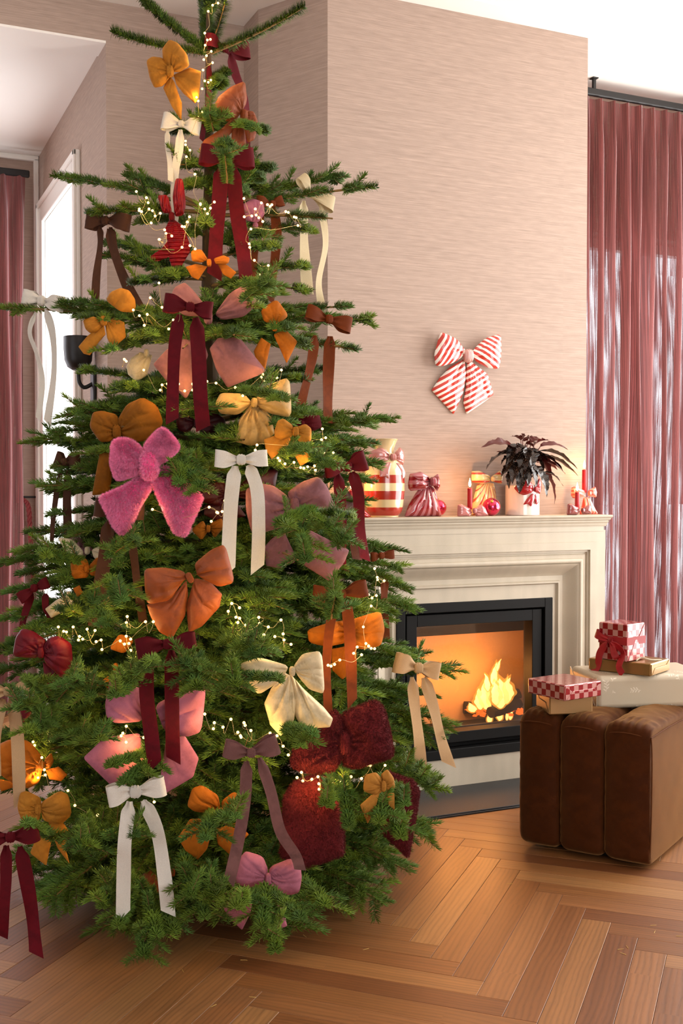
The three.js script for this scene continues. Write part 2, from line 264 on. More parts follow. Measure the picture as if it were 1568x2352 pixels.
// ---------------------------------------------------------------- fireplace: stone surround, shelf, hearth, stove
const SX0 = 1.83, SX1 = 3.114, SHELF = 1.168, SF = -4.07, SLAB = -4.112;
function mitred(profile, x0, x1, y0, y1) {                                      // profile [[inset, z], ...] run up one side, along the top and down the other
  const P = profile.map(([d, z]) => [[x0 + d, y0, z], [x0 + d, y1 - d, z], [x1 - d, y1 - d, z], [x1 - d, y0, z]]), pos = [], uv = [];
  for (let i = 0; i + 1 < P.length; i++) for (let s = 0; s < 3; s++) {
    const a = P[i][s], b = P[i][s + 1], c = P[i + 1][s], d = P[i + 1][s + 1];
    for (const t of [a, b, d, a, d, c].reverse()) { pos.push(...t); uv.push(t[0], t[1]); }
  }
  const g = new THREE.BufferGeometry(); g.setAttribute('position', new THREE.Float32BufferAttribute(pos, 3)); g.setAttribute('uv', new THREE.Float32BufferAttribute(uv, 2)); g.computeVertexNormals(); return toCreasedNormals(g, 0.6);
}
{
  const fp = group('fireplace_surround', 'cream stone fireplace surround with stepped mouldings and a shelf below the striped bow', 'fireplace', V(0, 0, 0));
  const in0 = 0.052, topIn = 1.047;
  obj('body', [box(SX0, SX0 + in0, 0, 1.10, FACE, SF), box(SX1 - in0, SX1, 0, 1.10, FACE, SF), box(SX0 + in0, SX1 - in0, topIn, 1.10, FACE, SF), box(SX0 + 0.01, SX1 - 0.01, 1.095, 1.1175, FACE, SF + 0.002)], M.mantel, fp);
  const cove = [];
  for (let i = 0; i <= 14; i++) { const a = i / 14; cove.push([0.094 + 0.075 * a, SF + 0.004 - 0.052 * Math.sin(a * Math.PI / 2) ** 1.3]); }
  const bead = [];
  for (let i = 0; i <= 8; i++) { const a = Math.PI * i / 8; bead.push([0.082 - 0.012 * Math.cos(a), SF - 0.006 + 0.013 * Math.sin(a)]); }
  obj('moulding', [mitred([[0, SF], [0, SF + 0.006], [0.034, SF + 0.006], [0.036, SF - 0.004], [0.044, SF - 0.004], [0.045, SF - 0.012], [0.052, SF - 0.012], [0.056, SF - 0.004], [0.068, SF - 0.006], ...bead, ...cove, [0.170, SF - 0.036], [0.174, SF - 0.030], [0.180, SF - 0.030], [0.184, SF - 0.040], [0.19, SLAB - 0.004]], SX0 + in0, SX1 - in0, 0, topIn)], M.mantel, fp);
  const ix0 = SX0 + in0 + 0.17, ix1 = SX1 - in0 - 0.17;
  obj('slab', [box(ix0 - 0.02, 2.079, 0, 0.90, FACE, SLAB), box(2.858, ix1 + 0.02, 0, 0.90, FACE, SLAB), box(2.079, 2.858, 0.802, 0.90, FACE, SLAB), box(2.079, 2.858, 0, 0.13, FACE, SLAB)], M.mantel, fp);
  // shelf: a profile carried round three sides
  const prof = [[0.0, 1.118], [0.004, 1.126], [0.004, 1.130], [0.007, 1.133], [0.009, 1.138], [0.008, 1.143], [0.012, 1.146], [0.015, 1.148], [0.0155, 1.152], [0.019, 1.156], [0.022, 1.160], [0.022, 1.166], [0.020, SHELF]];
  const path = (o) => [[SX0 - o, FACE], [SX0 - o, SF + o + 0.004], [SX1 + o, SF + o + 0.004], [SX1 + o, FACE]], sp = [], su = [];
  for (let i = 0; i + 1 < prof.length; i++) for (let s = 0; s < 3; s++) { const p = path(prof[i][0]), q = path(prof[i + 1][0]), y = prof[i][1], Y = prof[i + 1][1]; const a = [p[s][0], y, p[s][1]], b = [p[s + 1][0], y, p[s + 1][1]], c = [q[s][0], Y, q[s][1]], d = [q[s + 1][0], Y, q[s + 1][1]]; for (const t of [a, b, d, a, d, c]) { sp.push(...t); su.push(t[0], t[1]); } }
  const sg = new THREE.BufferGeometry(); sg.setAttribute('position', new THREE.Float32BufferAttribute(sp, 3)); sg.setAttribute('uv', new THREE.Float32BufferAttribute(su, 2)); sg.computeVertexNormals();
  obj('shelf', [toCreasedNormals(sg, 0.5), box(SX0 - 0.02, SX1 + 0.02, SHELF - 0.004, SHELF, FACE, SF + 0.024), box(SX0 - 0.001, SX1 + 0.001, 1.117, 1.12, FACE, SF + 0.0035)], M.mantel, fp);
  // hearth slab
  const h = group('hearth_slab', 'dark slate hearth slab lying on the oak floor before the stove', 'hearth', V(0, 0, 0));
  obj('slab', rboxAt(1.72, 3.16, 0.0, 0.012, SLAB + 0.001, -3.765, 0.003), M.slate, h);
  obj('edge_strip', rboxAt(1.715, 3.165, 0.0, 0.006, -3.772, -3.758, 0.002), M.black, h);
}
{
  const st = group('wood_stove', 'black steel inset wood stove with a burning fire behind its glass door', 'stove', V(0, 0, 0));
  const frame4 = (x0, x1, y0, y1, t, z0, z1, r = 0.003) => [rboxAt(x0, x0 + t, y0, y1, z0, z1, r), rboxAt(x1 - t, x1, y0, y1, z0, z1, r), rboxAt(x0 + t, x1 - t, y1 - t, y1, z0, z1, r), rboxAt(x0 + t, x1 - t, y0, y0 + t, z0, z1, r)];
  obj('outer_frame', frame4(2.079, 2.858, 0.13, 0.802, 0.042, -4.16, -4.106), M.blackSteel, st);
  const dx0 = 2.132, dx1 = 2.808, dy0 = 0.196, dy1 = 0.752;
  obj('door_frame', [rboxAt(dx0, dx0 + 0.05, dy0, dy1, -4.19, -4.118, 0.003), rboxAt(dx1 - 0.05, dx1, dy0, dy1, -4.19, -4.118, 0.003), rboxAt(dx0 + 0.05, dx1 - 0.05, dy1 - 0.05, dy1, -4.19, -4.118, 0.003), rboxAt(dx0 + 0.05, dx1 - 0.05, dy0, dy0 + 0.046, -4.19, -4.118, 0.003)], M.blackSteel, st);
  obj('glass', box(dx0 + 0.04, dx1 - 0.04, dy0 + 0.04, dy1 - 0.04, -4.152, -4.148), M.glass, st);
  obj('air_slot', [box(2.12, 2.82, 0.168, 0.198, -4.30, -4.165), box(2.12, 2.134, 0.17, 0.76, -4.2, -4.165), box(2.806, 2.82, 0.17, 0.76, -4.2, -4.165), box(2.12, 2.82, 0.75, 0.765, -4.2, -4.165)], M.blackGap, st);
  const fx0 = 2.17, fx1 = 2.965, fb = -4.46;
  obj('back_panel', rboxAt(fx0, fx1, 0.20, 0.612, fb - 0.03, fb, 0.004), M.firebrick, st);
  obj('side_panel', rboxAt(fx1 - 0.03, fx1, 0.20, 0.612, fb, -4.22, 0.004), M.firebrick, st);
  obj('side_panel', rboxAt(fx0 - 0.03, fx0, 0.20, 0.612, fb, -4.22, 0.004), M.firebrick, st);
  obj('baffle', [box(fx0 - 0.03, fx1 + 0.03, 0.612, 0.70, fb - 0.04, fb + 0.02), box(fx0 - 0.03, fx1 + 0.03, 0.70, 0.78, fb - 0.04, -4.19)], M.blackGap, st);
  obj('casing', [box(fx0 - 0.06, fx1 + 0.06, 0.14, 0.80, fb - 0.07, fb - 0.04), box(fx0 - 0.06, fx0 - 0.03, 0.14, 0.80, fb, -4.19), box(fx1, fx1 + 0.03, 0.14, 0.80, fb, -4.19), box(fx0 - 0.06, fx1 + 0.03, 0.14, 0.205, fb, -4.19)], M.blackGap, st);
  obj('log_guard', rboxAt(fx0 - 0.02, fx1, 0.20, 0.246, -4.215, -4.20, 0.003), M.blackGap, st);
  // logs, embers and flames
  const char = std(0x0c0705, { roughness: 0.95, bumpMap: T_grit, bumpScale: 0.006 });
  const ember = new THREE.MeshStandardMaterial({ color: 0x2a0a04, emissive: new THREE.Color(1, 0.13, 0.012), emissiveIntensity: 1.3, roughness: 1 });
  const fire = new THREE.MeshStandardMaterial({ color: 0xfff0c0, emissive: new THREE.Color(1, 0.66, 0.20), emissiveIntensity: 2.2 });
  const fireOuter = phys(0x8a3a08, { emissive: new THREE.Color(1, 0.42, 0.05), emissiveIntensity: 1.1, transparent: true, opacity: 0.35, side: THREE.DoubleSide, roughness: 1 });
  const logs = group('fire_logs', 'charred logs with glowing embers lying inside the stove', 'firewood', V(2.72, 0.2, -4.36), 0);
  const logGeo = (L, r, s) => { const g = new THREE.CylinderGeometry(r, r * 0.94, L, 22, 14).rotateZ(Math.PI / 2); return turned(g, (x, y, z) => { const k = 1 + 0.22 * fbm(x * 18 + s, y * 30, z * 30); return [x, y * k, z * k]; }); };
  for (const [x, y, z, L, r, ry, rz] of [[0.03, 0.075, 0.03, 0.20, 0.026, 0.3, 0.08], [-0.02, 0.062, -0.04, 0.22, 0.028, -0.35, -0.06], [0.05, 0.112, 0.0, 0.15, 0.026, -0.1, 0.25]]) { const m = obj('log', logGeo(L, r, x * 50), char, logs); m.position.set(x, y, z); m.rotation.set(0, ry, rz); }
  const emb = []; for (let i = 0; i < 46; i++) { const g = new THREE.IcosahedronGeometry(rr(0.006, 0.016), 1); turned(g, (x, y, z) => { const k = 1 + 0.5 * noise(x * 120 + i, y * 120, z * 120); return [x * k, y * k * 0.6, z * k]; }); emb.push(g.translate(rr(-0.13, 0.15), rr(0.048, 0.066), rr(-0.06, 0.07))); }
  obj('embers', emb, ember, logs);
  const fl = group('fire_flames', 'yellow flames rising from the burning logs inside the stove', 'fire', V(2.70, 0.285, -4.36), 0);
  const tongue = (h, w, s, lean) => { const g = new THREE.SphereGeometry(1, 18, 26); return turned(g, (x, y, z) => { const t = (y + 1) / 2, taper = Math.sqrt(Math.max(0, 1 - t)) * (0.35 + 0.65 * Math.sin(Math.min(1, t * 1.6 + 0.18) * Math.PI * 0.62)), k = 1 + 0.35 * noise(t * 5 + s, x * 2, z * 2); const wob = 0.26 * w * t * noise(t * 4.5, s, 3); return [x * w * taper * 1.25 * k + wob * 2 + lean * t * t, t * h, z * w * 0.5 * taper * k]; }); };
  const tongues = [[-0.085, -0.03, 0.05, 0.028, 1, -0.02], [-0.05, -0.02, 0.11, 0.034, 2, -0.01], [-0.02, -0.02, 0.16, 0.046, 3, 0.0], [0.02, -0.02, 0.17, 0.046, 4, 0.01], [0.0, 0.0, 0.15, 0.05, 21, 0.0], [0.03, 0.02, 0.13, 0.04, 22, 0.01], [-0.03, 0.02, 0.12, 0.03, 23, -0.01], [0.055, -0.02, 0.13, 0.030, 5, 0.015], [0.075, 0.04, 0.10, 0.012, 6, 0.012], [0.005, 0.09, 0.12, 0.022, 7, 0.02], [-0.028, 0.07, 0.09, 0.018, 8, -0.015], [0.02, 0.16, 0.06, 0.010, 9, 0.02], [0.03, -0.07, 0.06, 0.02, 10, 0], [0.085, -0.07, 0.05, 0.012, 11, 0.01], [-0.03, -0.075, 0.06, 0.018, 12, 0], [0.06, -0.07, 0.07, 0.010, 13, 0.006]];
  for (const [x, y, h, w, s, lean] of tongues) {
    const m = obj('flame', tongue(h * 0.92, w * 0.8, s, lean), fire, fl); m.position.set(x, y, 0.005 * s - 0.03);
    const o = obj('flame_fringe', tongue(h * 1.08, w * 1.15, s, lean), fireOuter, fl); o.position.set(x, y - 0.005, 0.005 * s - 0.03);
  }
  const L1 = new THREE.PointLight(new THREE.Color(1, 0.37, 0.09), 0.46); L1.position.set(2.62, 0.46, -4.27); L1.shadow.radius = 3; L1.castShadow = true; L1.name = 'fire_light'; scene.add(L1);
  const L2 = new THREE.PointLight(new THREE.Color(1, 0.37, 0.09), 0.38); L2.position.set(2.42, 0.42, -4.27); L2.shadow.radius = 3; L2.castShadow = true; L2.name = 'fire_light'; scene.add(L2);
}

// ---------------------------------------------------------------- curtains
function curtain(x0, x1, z, top, seed, pitch) {
  const W = x1 - x0, n = Math.round(W / 0.0065);
  return surface(n, 70, (a, b) => {
    const y = lerp(top, 0.015, b), s = a * W / pitch, t = smooth(b, 0.0, 0.09), big = smooth(b, 0.05, 0.5);
    const ph = s * 2 * Math.PI + 0.9 * big * noise(s * 0.6 + seed, b * 1.3, 2) * 3;
    const pinch = Math.pow(0.5 + 0.5 * Math.cos(s * 2 * Math.PI), 6);
    const fold = 0.55 * Math.cos(ph) + 0.35 * Math.cos(ph * 0.5 + seed + 1.2 * noise(s * 0.4, b * 0.8, seed)) * big;
    const dz = lerp(0.034 * pinch, 0.058 * fold + 0.02 * noise(s * 1.3 + seed, b * 2.2, 5), t) + 0.012;
    const dx = 0.02 * big * noise(s * 0.7, b * 1.6, seed + 4) + 0.010 * t * Math.sin(ph * 1 + 1.3);
    return [x0 + a * W + dx, y, z + dz, a * W * 1.7 + seed, y];
  });
}
{
  const g = group('linen_curtain', 'sheer dusty rose linen curtain with pinch pleats hanging right of the chimney', 'curtain', V(0, 0, 0), 0, 'rose linen curtains');
  const top = 3.255;
  obj('cloth', curtain(3.16, 4.38, -4.655, top, 1.3, 0.083), M.curtain, g);
  const gl = group('linen_curtain', 'dusty rose linen curtain drawn aside at the left edge of the window bay', 'curtain', V(0, 0, 0), 0, 'rose linen curtains');
  obj('cloth', curtain(0.10, 0.925, ZF + 0.13, 3.035, 5.1, 0.088), M.curtain, gl);
  const rail = group('curtain_rail', 'black curtain rail with ceiling brackets above the curtain right of the chimney', 'curtain rail', V(0, 0, 0), 0, 'black curtain rails');
  obj('rail', rboxAt(3.15, 4.45, 3.268, 3.306, -4.65, -4.625, 0.008), M.black, rail);
  for (const x of [3.462, 4.1]) obj('bracket', [rboxAt(x - 0.008, x + 0.008, 3.30, C, -4.646, -4.63, 0.002), rboxAt(x - 0.016, x + 0.016, C - 0.006, C, -4.655, -4.62, 0.002)], M.black, rail);
  const rl = group('curtain_rail', 'black curtain rail in the window bay at the left edge', 'curtain rail', V(0, 0, 0), 0, 'black curtain rails');
  obj('rail', rboxAt(-0.95, 0.953, 3.042, 3.082, ZF + 0.10, ZF + 0.13, 0.008), M.black, rl);
  for (const x of [-0.5, 0.7]) obj('bracket', rboxAt(x - 0.01, x + 0.01, 3.05, 3.075, ZF, ZF + 0.11, 0.002), M.black, rl);
  // twisted rope holding the left curtain back
  const tb = group('rope_tieback', 'twisted rope tieback hanging beside the curtain in the window bay', 'tieback', V(0, 0, 0));
  const a = atZ(62, 1150, ZF + 0.1), pts = [V(0.90, a.y + 0.02, ZF + 0.02), V(0.935, a.y - 0.02, ZF + 0.08), V(0.945, a.y - 0.16, ZF + 0.10), V(0.955, a.y - 0.33, ZF + 0.09), V(0.97, a.y - 0.5, ZF + 0.07)], cv = new THREE.CatmullRomCurve3(pts), st = [];
  for (let k = 0; k < 3; k++) { const q = []; for (let i = 0; i <= 60; i++) { const t = i / 60, p = cv.getPoint(t), an = t * 42 + k * 2.0944; q.push(V(p.x + 0.008 * Math.cos(an), p.y, p.z + 0.008 * Math.sin(an))); } st.push(tube(q, 0.0075, 6, 120)); }
  obj('strand', st, velvet(0x8c3d3c), tb); obj('hook', tube([V(1.018, a.y + 0.02, ZF + 0.01), V(0.97, a.y + 0.02, ZF + 0.02), V(0.90, a.y + 0.02, ZF + 0.02)], 0.006), M.black, tb);
}
{ // wall lamp in the bay
  const p = V(XA, 1.86, -5.02), g = group('wall_lamp', 'black cup shaped wall lamp with a golden inside beside the glazed door', 'lamp', p);
  const prof = [[0.001, -0.075], [0.026, -0.074], [0.048, -0.06], [0.060, -0.03], [0.064, 0.02], [0.064, 0.075]];
  const cup = lathe([...prof, [0.061, 0.075]], 40).translate(-0.075, 0.03, 0), inn = lathe(prof.map(([r, y]) => [Math.max(0.001, r - 0.004), y + (y < 0.05 ? 0.004 : 0)]), 40).translate(-0.075, 0.03, 0);
  obj('shade', cup, std(0x141212, { roughness: 0.45, side: THREE.DoubleSide }), g); obj('lining', inn, std(0xc99a45, { roughness: 0.4, metalness: 0.8, side: THREE.DoubleSide }), g);
  obj('arm', tube([V(-0.075, -0.05, 0), V(-0.07, -0.10, 0), V(-0.05, -0.12, 0), V(-0.008, -0.10, 0)], 0.009, 8), M.black, g);
  obj('wall_plate', rbox(0.016, 0.16, 0.07, 0.006).translate(-0.008, -0.10, 0), M.black, g);
}
// ---------------------------------------------------------------- bows
const TREE = V(1.068, 0, -3.444), TD = depthOf(V(1.068, 1.3, -3.444)), PXM = TD / FOCAL;
const PROFILE = [[-60, 8], [60, 60], [130, 90], [280, 100], [400, 170], [450, 330], [560, 270], [700, 380], [800, 330], [880, 300], [1000, 400], [1150, 390], [1300, 470], [1450, 500], [1600, 540], [1750, 530], [1900, 500], [2000, 440], [2120, 330], [2260, 240]];
function radiusAt(py) { for (let i = 1; i < PROFILE.length; i++) if (py <= PROFILE[i][0]) { const [a, A] = PROFILE[i - 1], [b, B] = PROFILE[i]; return lerp(A, B, (py - a) / (b - a)) * PXM; } return 0.3; }
function treeDepth(px, py, f) { const dx = (px - 484) * PXM, R = radiusAt(py); return TD - f * Math.sqrt(Math.max(R * R - dx * dx, 0.012)); }

function chaikin(pts, k = 0.2, n = 2) { for (let r = 0; r < n; r++) { const q = []; pts.forEach((p, i) => { const b = pts[(i + 1) % pts.length]; q.push(p.clone().lerp(b, k), p.clone().lerp(b, 1 - k)); }); pts = q; } return pts; }
function resample(pts, N) {
  const L = [0]; for (let i = 0; i < pts.length; i++) L.push(L[i] + pts[i].distanceTo(pts[(i + 1) % pts.length]));
  const out = []; let j = 0; for (let n = 0; n < N; n++) { const d = L[pts.length] * n / N; while (L[j + 1] < d) j++; out.push(pts[j].clone().lerp(pts[(j + 1) % pts.length], (d - L[j]) / Math.max(1e-9, L[j + 1] - L[j]))); } return out;
}
// a stuffed piece of cloth: an outline in metres, fullest in its middle, gathered towards the knot
function puff(outline, knot, o = {}) {
  { let a = 0; outline.forEach((p, i) => { const q = outline[(i + 1) % outline.length]; a += p.x * q.y - q.x * p.y; }); if (a < 0) outline = [...outline].reverse(); }
  const N = o.n ?? 96, S = 15, B = resample(chaikin(outline, o.round ?? 0.14, 2), N), seed = o.seed ?? 0;
  let A = 0, cx = 0, cy = 0; B.forEach((p, i) => { const q = B[(i + 1) % N], c = p.x * q.y - q.x * p.y; A += c; cx += (p.x + q.x) * c; cy += (p.y + q.y) * c; });
  const Cn = V2(cx / (3 * A), cy / (3 * A)); A = Math.abs(A / 2);
  const T = (o.t ?? 0.30) * Math.sqrt(A), Lm = Math.max(...B.map((p) => p.distanceTo(knot))), axis = Math.atan2(Cn.y - knot.y, Cn.x - knot.x);
  const pos = [], uv = [], idx = [], back = o.back ?? 0.6, cu = Math.cos(o.uvRot ?? 0), su = Math.sin(o.uvRot ?? 0), ps = o.pleats ?? 9, amp = o.amp ?? 0.5;
  const height = (p, s) => {
    const dk = p.distanceTo(knot), prof = Math.pow(Math.max(0, 1 - Math.pow(s, 2.4)), 0.55), kn = 0.34 + 0.66 * smooth(dk, 0.0, 0.55 * Lm);
    let an = Math.atan2(p.y - knot.y, p.x - knot.x) - axis; an = Math.atan2(Math.sin(an), Math.cos(an));
    const fall = Math.exp(-dk / ((o.reach ?? 0.40) * Lm)), wv = Math.abs(Math.cos(an * ps * 0.62 + seed + 1.1 * noise(p.x * 18, p.y * 18, seed))), pl = (0.55 - Math.pow(1 - wv, 2.2)) * 1.2 * fall * amp * T * smooth(dk, 0, 0.12 * Lm)
      + Math.pow(Math.abs(Math.cos(an * ps * 1.5 + seed * 2 + 1.4 * noise(p.x * 30, p.y * 30, seed + 5))), 6) * -0.20 * (o.fine ?? 1) * T * Math.exp(-dk / (0.62 * Lm)) * smooth(dk, 0.05 * Lm, 0.25 * Lm) * smooth(noise(an * 5, seed, 1), -0.25, 0.25);
    const wr = (0.17 * (o.wrinkle ?? 1)) * T * fbm(p.x * 13 + seed * 3, p.y * 13, seed) + (0.07 * (o.wrinkle ?? 1)) * T * noise(p.x * 38, p.y * 38 + seed, 2);
    return prof * (T * kn + wr) + pl * Math.min(1, prof * 1.6);
  };
  for (const side of [1, -1]) for (let r = 0; r <= S; r++) {
    const s = Math.sin(r / S * Math.PI / 2);
    for (let j = 0; j < N; j++) {
      const p = Cn.clone().lerp(B[j], s), h = r === S ? 0 : height(p, s) * (side > 0 ? 1 : back);
      const zt = (o.z ?? 0) + (o.tilt ? o.tilt(p) : 0);
      pos.push(p.x, p.y, side * h + zt); if (o.fan) { const d = Math.atan2(p.x - knot.x, knot.y - p.y); uv.push(d * o.fan, p.distanceTo(knot)); } else uv.push(p.x * cu - p.y * su, p.x * su + p.y * cu);
    }
  }
  const R = (S + 1) * N;
  for (let r = 0; r < S; r++) for (let j = 0; j < N; j++) { const k = (j + 1) % N, a = r * N + j, b = r * N + k, c = (r + 1) * N + j, d = (r + 1) * N + k; if (r > 0) idx.push(a, c, b); idx.push(b, c, d); const e = R; if (r > 0) idx.push(a + e, b + e, c + e); idx.push(b + e, d + e, c + e); }
  let g = new THREE.BufferGeometry(); g.setAttribute('position', new THREE.Float32BufferAttribute(pos, 3)); g.setAttribute('uv', new THREE.Float32BufferAttribute(uv, 2)); g.setIndex(idx);
  if (A < 0) g = g; g = mergeVertices(g, 1e-5); g.computeVertexNormals(); return g;
}
// a length of ribbon hanging along a line of points
function ribbonTail(pts, w, cut, seed, z0 = 0) {
  const c = new THREE.CatmullRomCurve3(pts.map((p, i) => V(p.x, p.y, z0 + 0.010 * Math.sin(i * 1.9 + seed) * (i ? 1 : 0.3) - 0.003 * i)), false, 'centripetal'), N = 46, M5 = 6, pos = [], uv = [], idx = [], len = c.getLength();
  const rows = [];
  for (let i = 0; i <= N; i++) {
    const s = i / N, p = c.getPoint(s), t = c.getTangent(s), tw = 0.28 * Math.sin(5.2 * s + seed * 2.1) * smooth(s, 0.02, 0.3), perp = V(-t.y, t.x, 0).normalize();
    if (perp.x < 0) perp.negate();
    const side = perp.multiplyScalar(Math.cos(tw)).add(V(0, 0, Math.sin(tw))), nrm = side.clone().cross(t).normalize(); if (nrm.z < 0) nrm.negate();
    const hw = w * (0.42 + 0.58 * smooth(s, 0, 0.10)), row = [];
    for (let k = 0; k <= M5; k++) {
      const v = k / M5 - 0.5, q = p.clone().addScaledVector(side, v * hw).addScaledVector(nrm, 0.10 * w * (Math.cos(v * 9 + seed) * (1 - smooth(s, 0, 0.22)) + 0.25 * Math.sin(s * 7 + seed + v)));
      q.addScaledVector(t, smooth(s, 0.90, 1) * cut * v * w); row.push([q, nrm, v * hw, s * len]);
    }
    rows.push(row);
  }
  for (const sd of [1, -1]) for (const row of rows) for (const [q, n, u, v] of row) { pos.push(q.x + n.x * sd * 0.0006, q.y + n.y * sd * 0.0006, q.z + n.z * sd * 0.0006); uv.push(u, v); }
  const K = M5 + 1, R = K * (N + 1);
  for (let i = 0; i < N; i++) for (let k = 0; k < M5; k++) { const a = i * K + k, b = a + 1, d = a + K, e = d + 1; idx.push(a, d, e, a, e, b, a + R, b + R, e + R, a + R, e + R, d + R); }
  for (let i = 0; i < N; i++) for (const k of [0, M5]) { const a = i * K + k, d = a + K; idx.push(a, d, d + R, a, d + R, a + R); }
  for (let k = 0; k < M5; k++) { const a = N * K + k; idx.push(a, a + 1, a + 1 + R, a, a + 1 + R, a + R); }
  const g = new THREE.BufferGeometry(); g.setAttribute('position', new THREE.Float32BufferAttribute(pos, 3)); g.setAttribute('uv', new THREE.Float32BufferAttribute(uv, 2)); g.setIndex(idx); g.computeVertexNormals(); return g;
}
// one loop of ribbon: out from the knot, round its end and back
function ribbonLoop(E, w, seed, wk = 0.36) {
  const L = E.length(), ax = V(E.x / L, E.y / L, 0), sd = V(-E.y / L, E.x / L, 0), dp = 0.30 * w + 0.10 * L;
  const c = surface(40, 8, (s, vv) => {
    const v = vv - 0.5, a = L * Math.pow(0.5 - 0.5 * Math.cos(2 * Math.PI * s), 0.72), f = a / L, z = dp * Math.sin(2 * Math.PI * s) * Math.pow(f, 0.75);
    const W = w * lerp(wk, 1, smooth(f, 0, 0.72)), pl = w * 0.13 * Math.cos(v * 11 + seed) * (1 - smooth(f, 0.05, 0.62)) + 0.03 * w * noise(s * 7, v * 4, seed);
    const sag = -0.04 * L * Math.sin(Math.PI * f) * Math.cos(seed);
    return [ax.x * a + sd.x * v * W, ax.y * a + sd.y * v * W + sag, z + pl * Math.sign(Math.sin(2 * Math.PI * s) || 1) + 0.004, s * 2 * L, v * W];
  });
  return c;
}
function knotGeo(w, h, d, seed) {
  const g = new THREE.SphereGeometry(1, 30, 22);
  return turned(g, (x, y, z) => { const ex = (t) => Math.sign(t) * Math.pow(Math.abs(t), 0.72), a = 1 - 0.18 * Math.cos(y * 2.2), k = 1 + 0.07 * Math.sin(ex(x) * 12 + seed) * (1 - x * x); return [ex(x) * w / 2 * (0.86 + 0.2 * a), ex(y) * h / 2 * k, ex(z) * d / 2 * k + 0.002]; });
}
const tuft = (() => { // a few soft hairs
  const pos = [], idx = []; let n = 0;
  for (let k = 0; k < 5; k++) { const a = k * 2.4, lean = 0.25 + 0.18 * k / 5, dx = Math.cos(a) * lean, dz = Math.sin(a) * lean, bx = 0.12 * Math.cos(a + 1), bz = 0.12 * Math.sin(a + 1), r = 0.05; pos.push(bx - r, 0, bz - r, bx + r, 0, bz - r, bx, 0, bz + r, bx + dx * 0.5 - r * 0.7, 0.55, bz + dz * 0.5, bx + dx * 0.5 + r * 0.7, 0.55, bz + dz * 0.5, bx + dx, 1, bz + dz); idx.push(n, n + 1, n + 4, n, n + 4, n + 3, n + 1, n + 2, n + 4, n + 2, n, n + 3, n + 3, n + 4, n + 5); n += 6; }
  const g = new THREE.BufferGeometry(); g.setAttribute('position', new THREE.Float32BufferAttribute(pos, 3)); g.setIndex(idx); g.computeVertexNormals(); return g;
})();
function fur(part, mat, count, len, comb) {
  const g = part.geometry, p = g.attributes.position, n = g.attributes.normal, ix = g.index, areas = [], a = V(), b = V(), c = V(); let sum = 0;
  for (let i = 0; i < ix.count; i += 3) { a.fromBufferAttribute(p, ix.getX(i)); b.fromBufferAttribute(p, ix.getX(i + 1)); c.fromBufferAttribute(p, ix.getX(i + 2)); sum += b.clone().sub(a).cross(c.clone().sub(a)).length() / 2; areas.push(sum); }
  const m = lit(new THREE.InstancedMesh(tuft, mat, count)); m.name = 'fur'; m.userData.kind = 'stuff'; const d = new THREE.Object3D(), col = new THREE.Color();
  for (let k = 0; k < count; k++) {
    const t = rnd() * sum; let lo = 0, hi = areas.length - 1; while (lo < hi) { const q = (lo + hi) >> 1; areas[q] < t ? lo = q + 1 : hi = q; }
    let u = rnd(), v = rnd(); if (u + v > 1) { u = 1 - u; v = 1 - v; }
    const i = lo * 3, i0 = ix.getX(i), i1 = ix.getX(i + 1), i2 = ix.getX(i + 2), w = 1 - u - v;
    d.position.set(0, 0, 0); const nn = V();
    for (const [q, f] of [[i0, w], [i1, u], [i2, v]]) { d.position.addScaledVector(a.fromBufferAttribute(p, q), f); nn.addScaledVector(b.fromBufferAttribute(n, q), f); }
    const q = d.position, cl = noise(q.x * 24, q.y * 24, q.z * 24);
    nn.normalize().add(V(comb.x + 0.5 * cl, comb.y + 0.4 * noise(q.y * 30, q.x * 30, 4), 0.1 * cl)).add(V(rr(-0.22, 0.22), rr(-0.22, 0.22), rr(-0.2, 0.2))).normalize();
    d.quaternion.setFromUnitVectors(V(0, 1, 0), nn); d.rotateY(rnd() * 6); const L = len * rr(0.7, 1.25); d.scale.set(L * 0.45, L, L * 0.45); d.updateMatrix(); m.setMatrixAt(k, d.matrix);
    const tone = rr(0.75, 1.15) + 0.22 * cl; m.setColorAt(k, col.setRGB(tone, tone, tone));  // random tone, plus shade between fur clumps put into the hair colour
  }
  part.add(m);
}
const bowShields = [];                                                           // space in front of each bow that the twigs leave free
function bowFrame(kx, ky, o) {
  const K = o.at ?? atDepth(kx, ky, o.D ?? treeDepth(kx, ky, o.f ?? 1.04)), N = V(EYE.x - K.x, 0, EYE.z - K.z).normalize();
  if (o.face) N.copy(o.face); else N.lerp(V(K.x - TREE.x, 0, K.z - TREE.z).normalize(), 0.42).normalize();
  const X = V(N.z, 0, -N.x), turn = Math.atan2(-X.z, X.x);
  const loc = (px, py, z = 0) => { const r = ray(px, py), t = (K.clone().sub(EYE).dot(N) + z) / r.dot(N), p = r.multiplyScalar(t).add(EYE).sub(K); return V2(p.dot(X), p.y); };
  return { K, N, X, turn, loc, scale: depthOf(K) / FOCAL };
}
function shield(F, poly) { bowShields.push({ K: F.K, N: F.N, X: F.X, poly }); }
let bowSeed = 0;
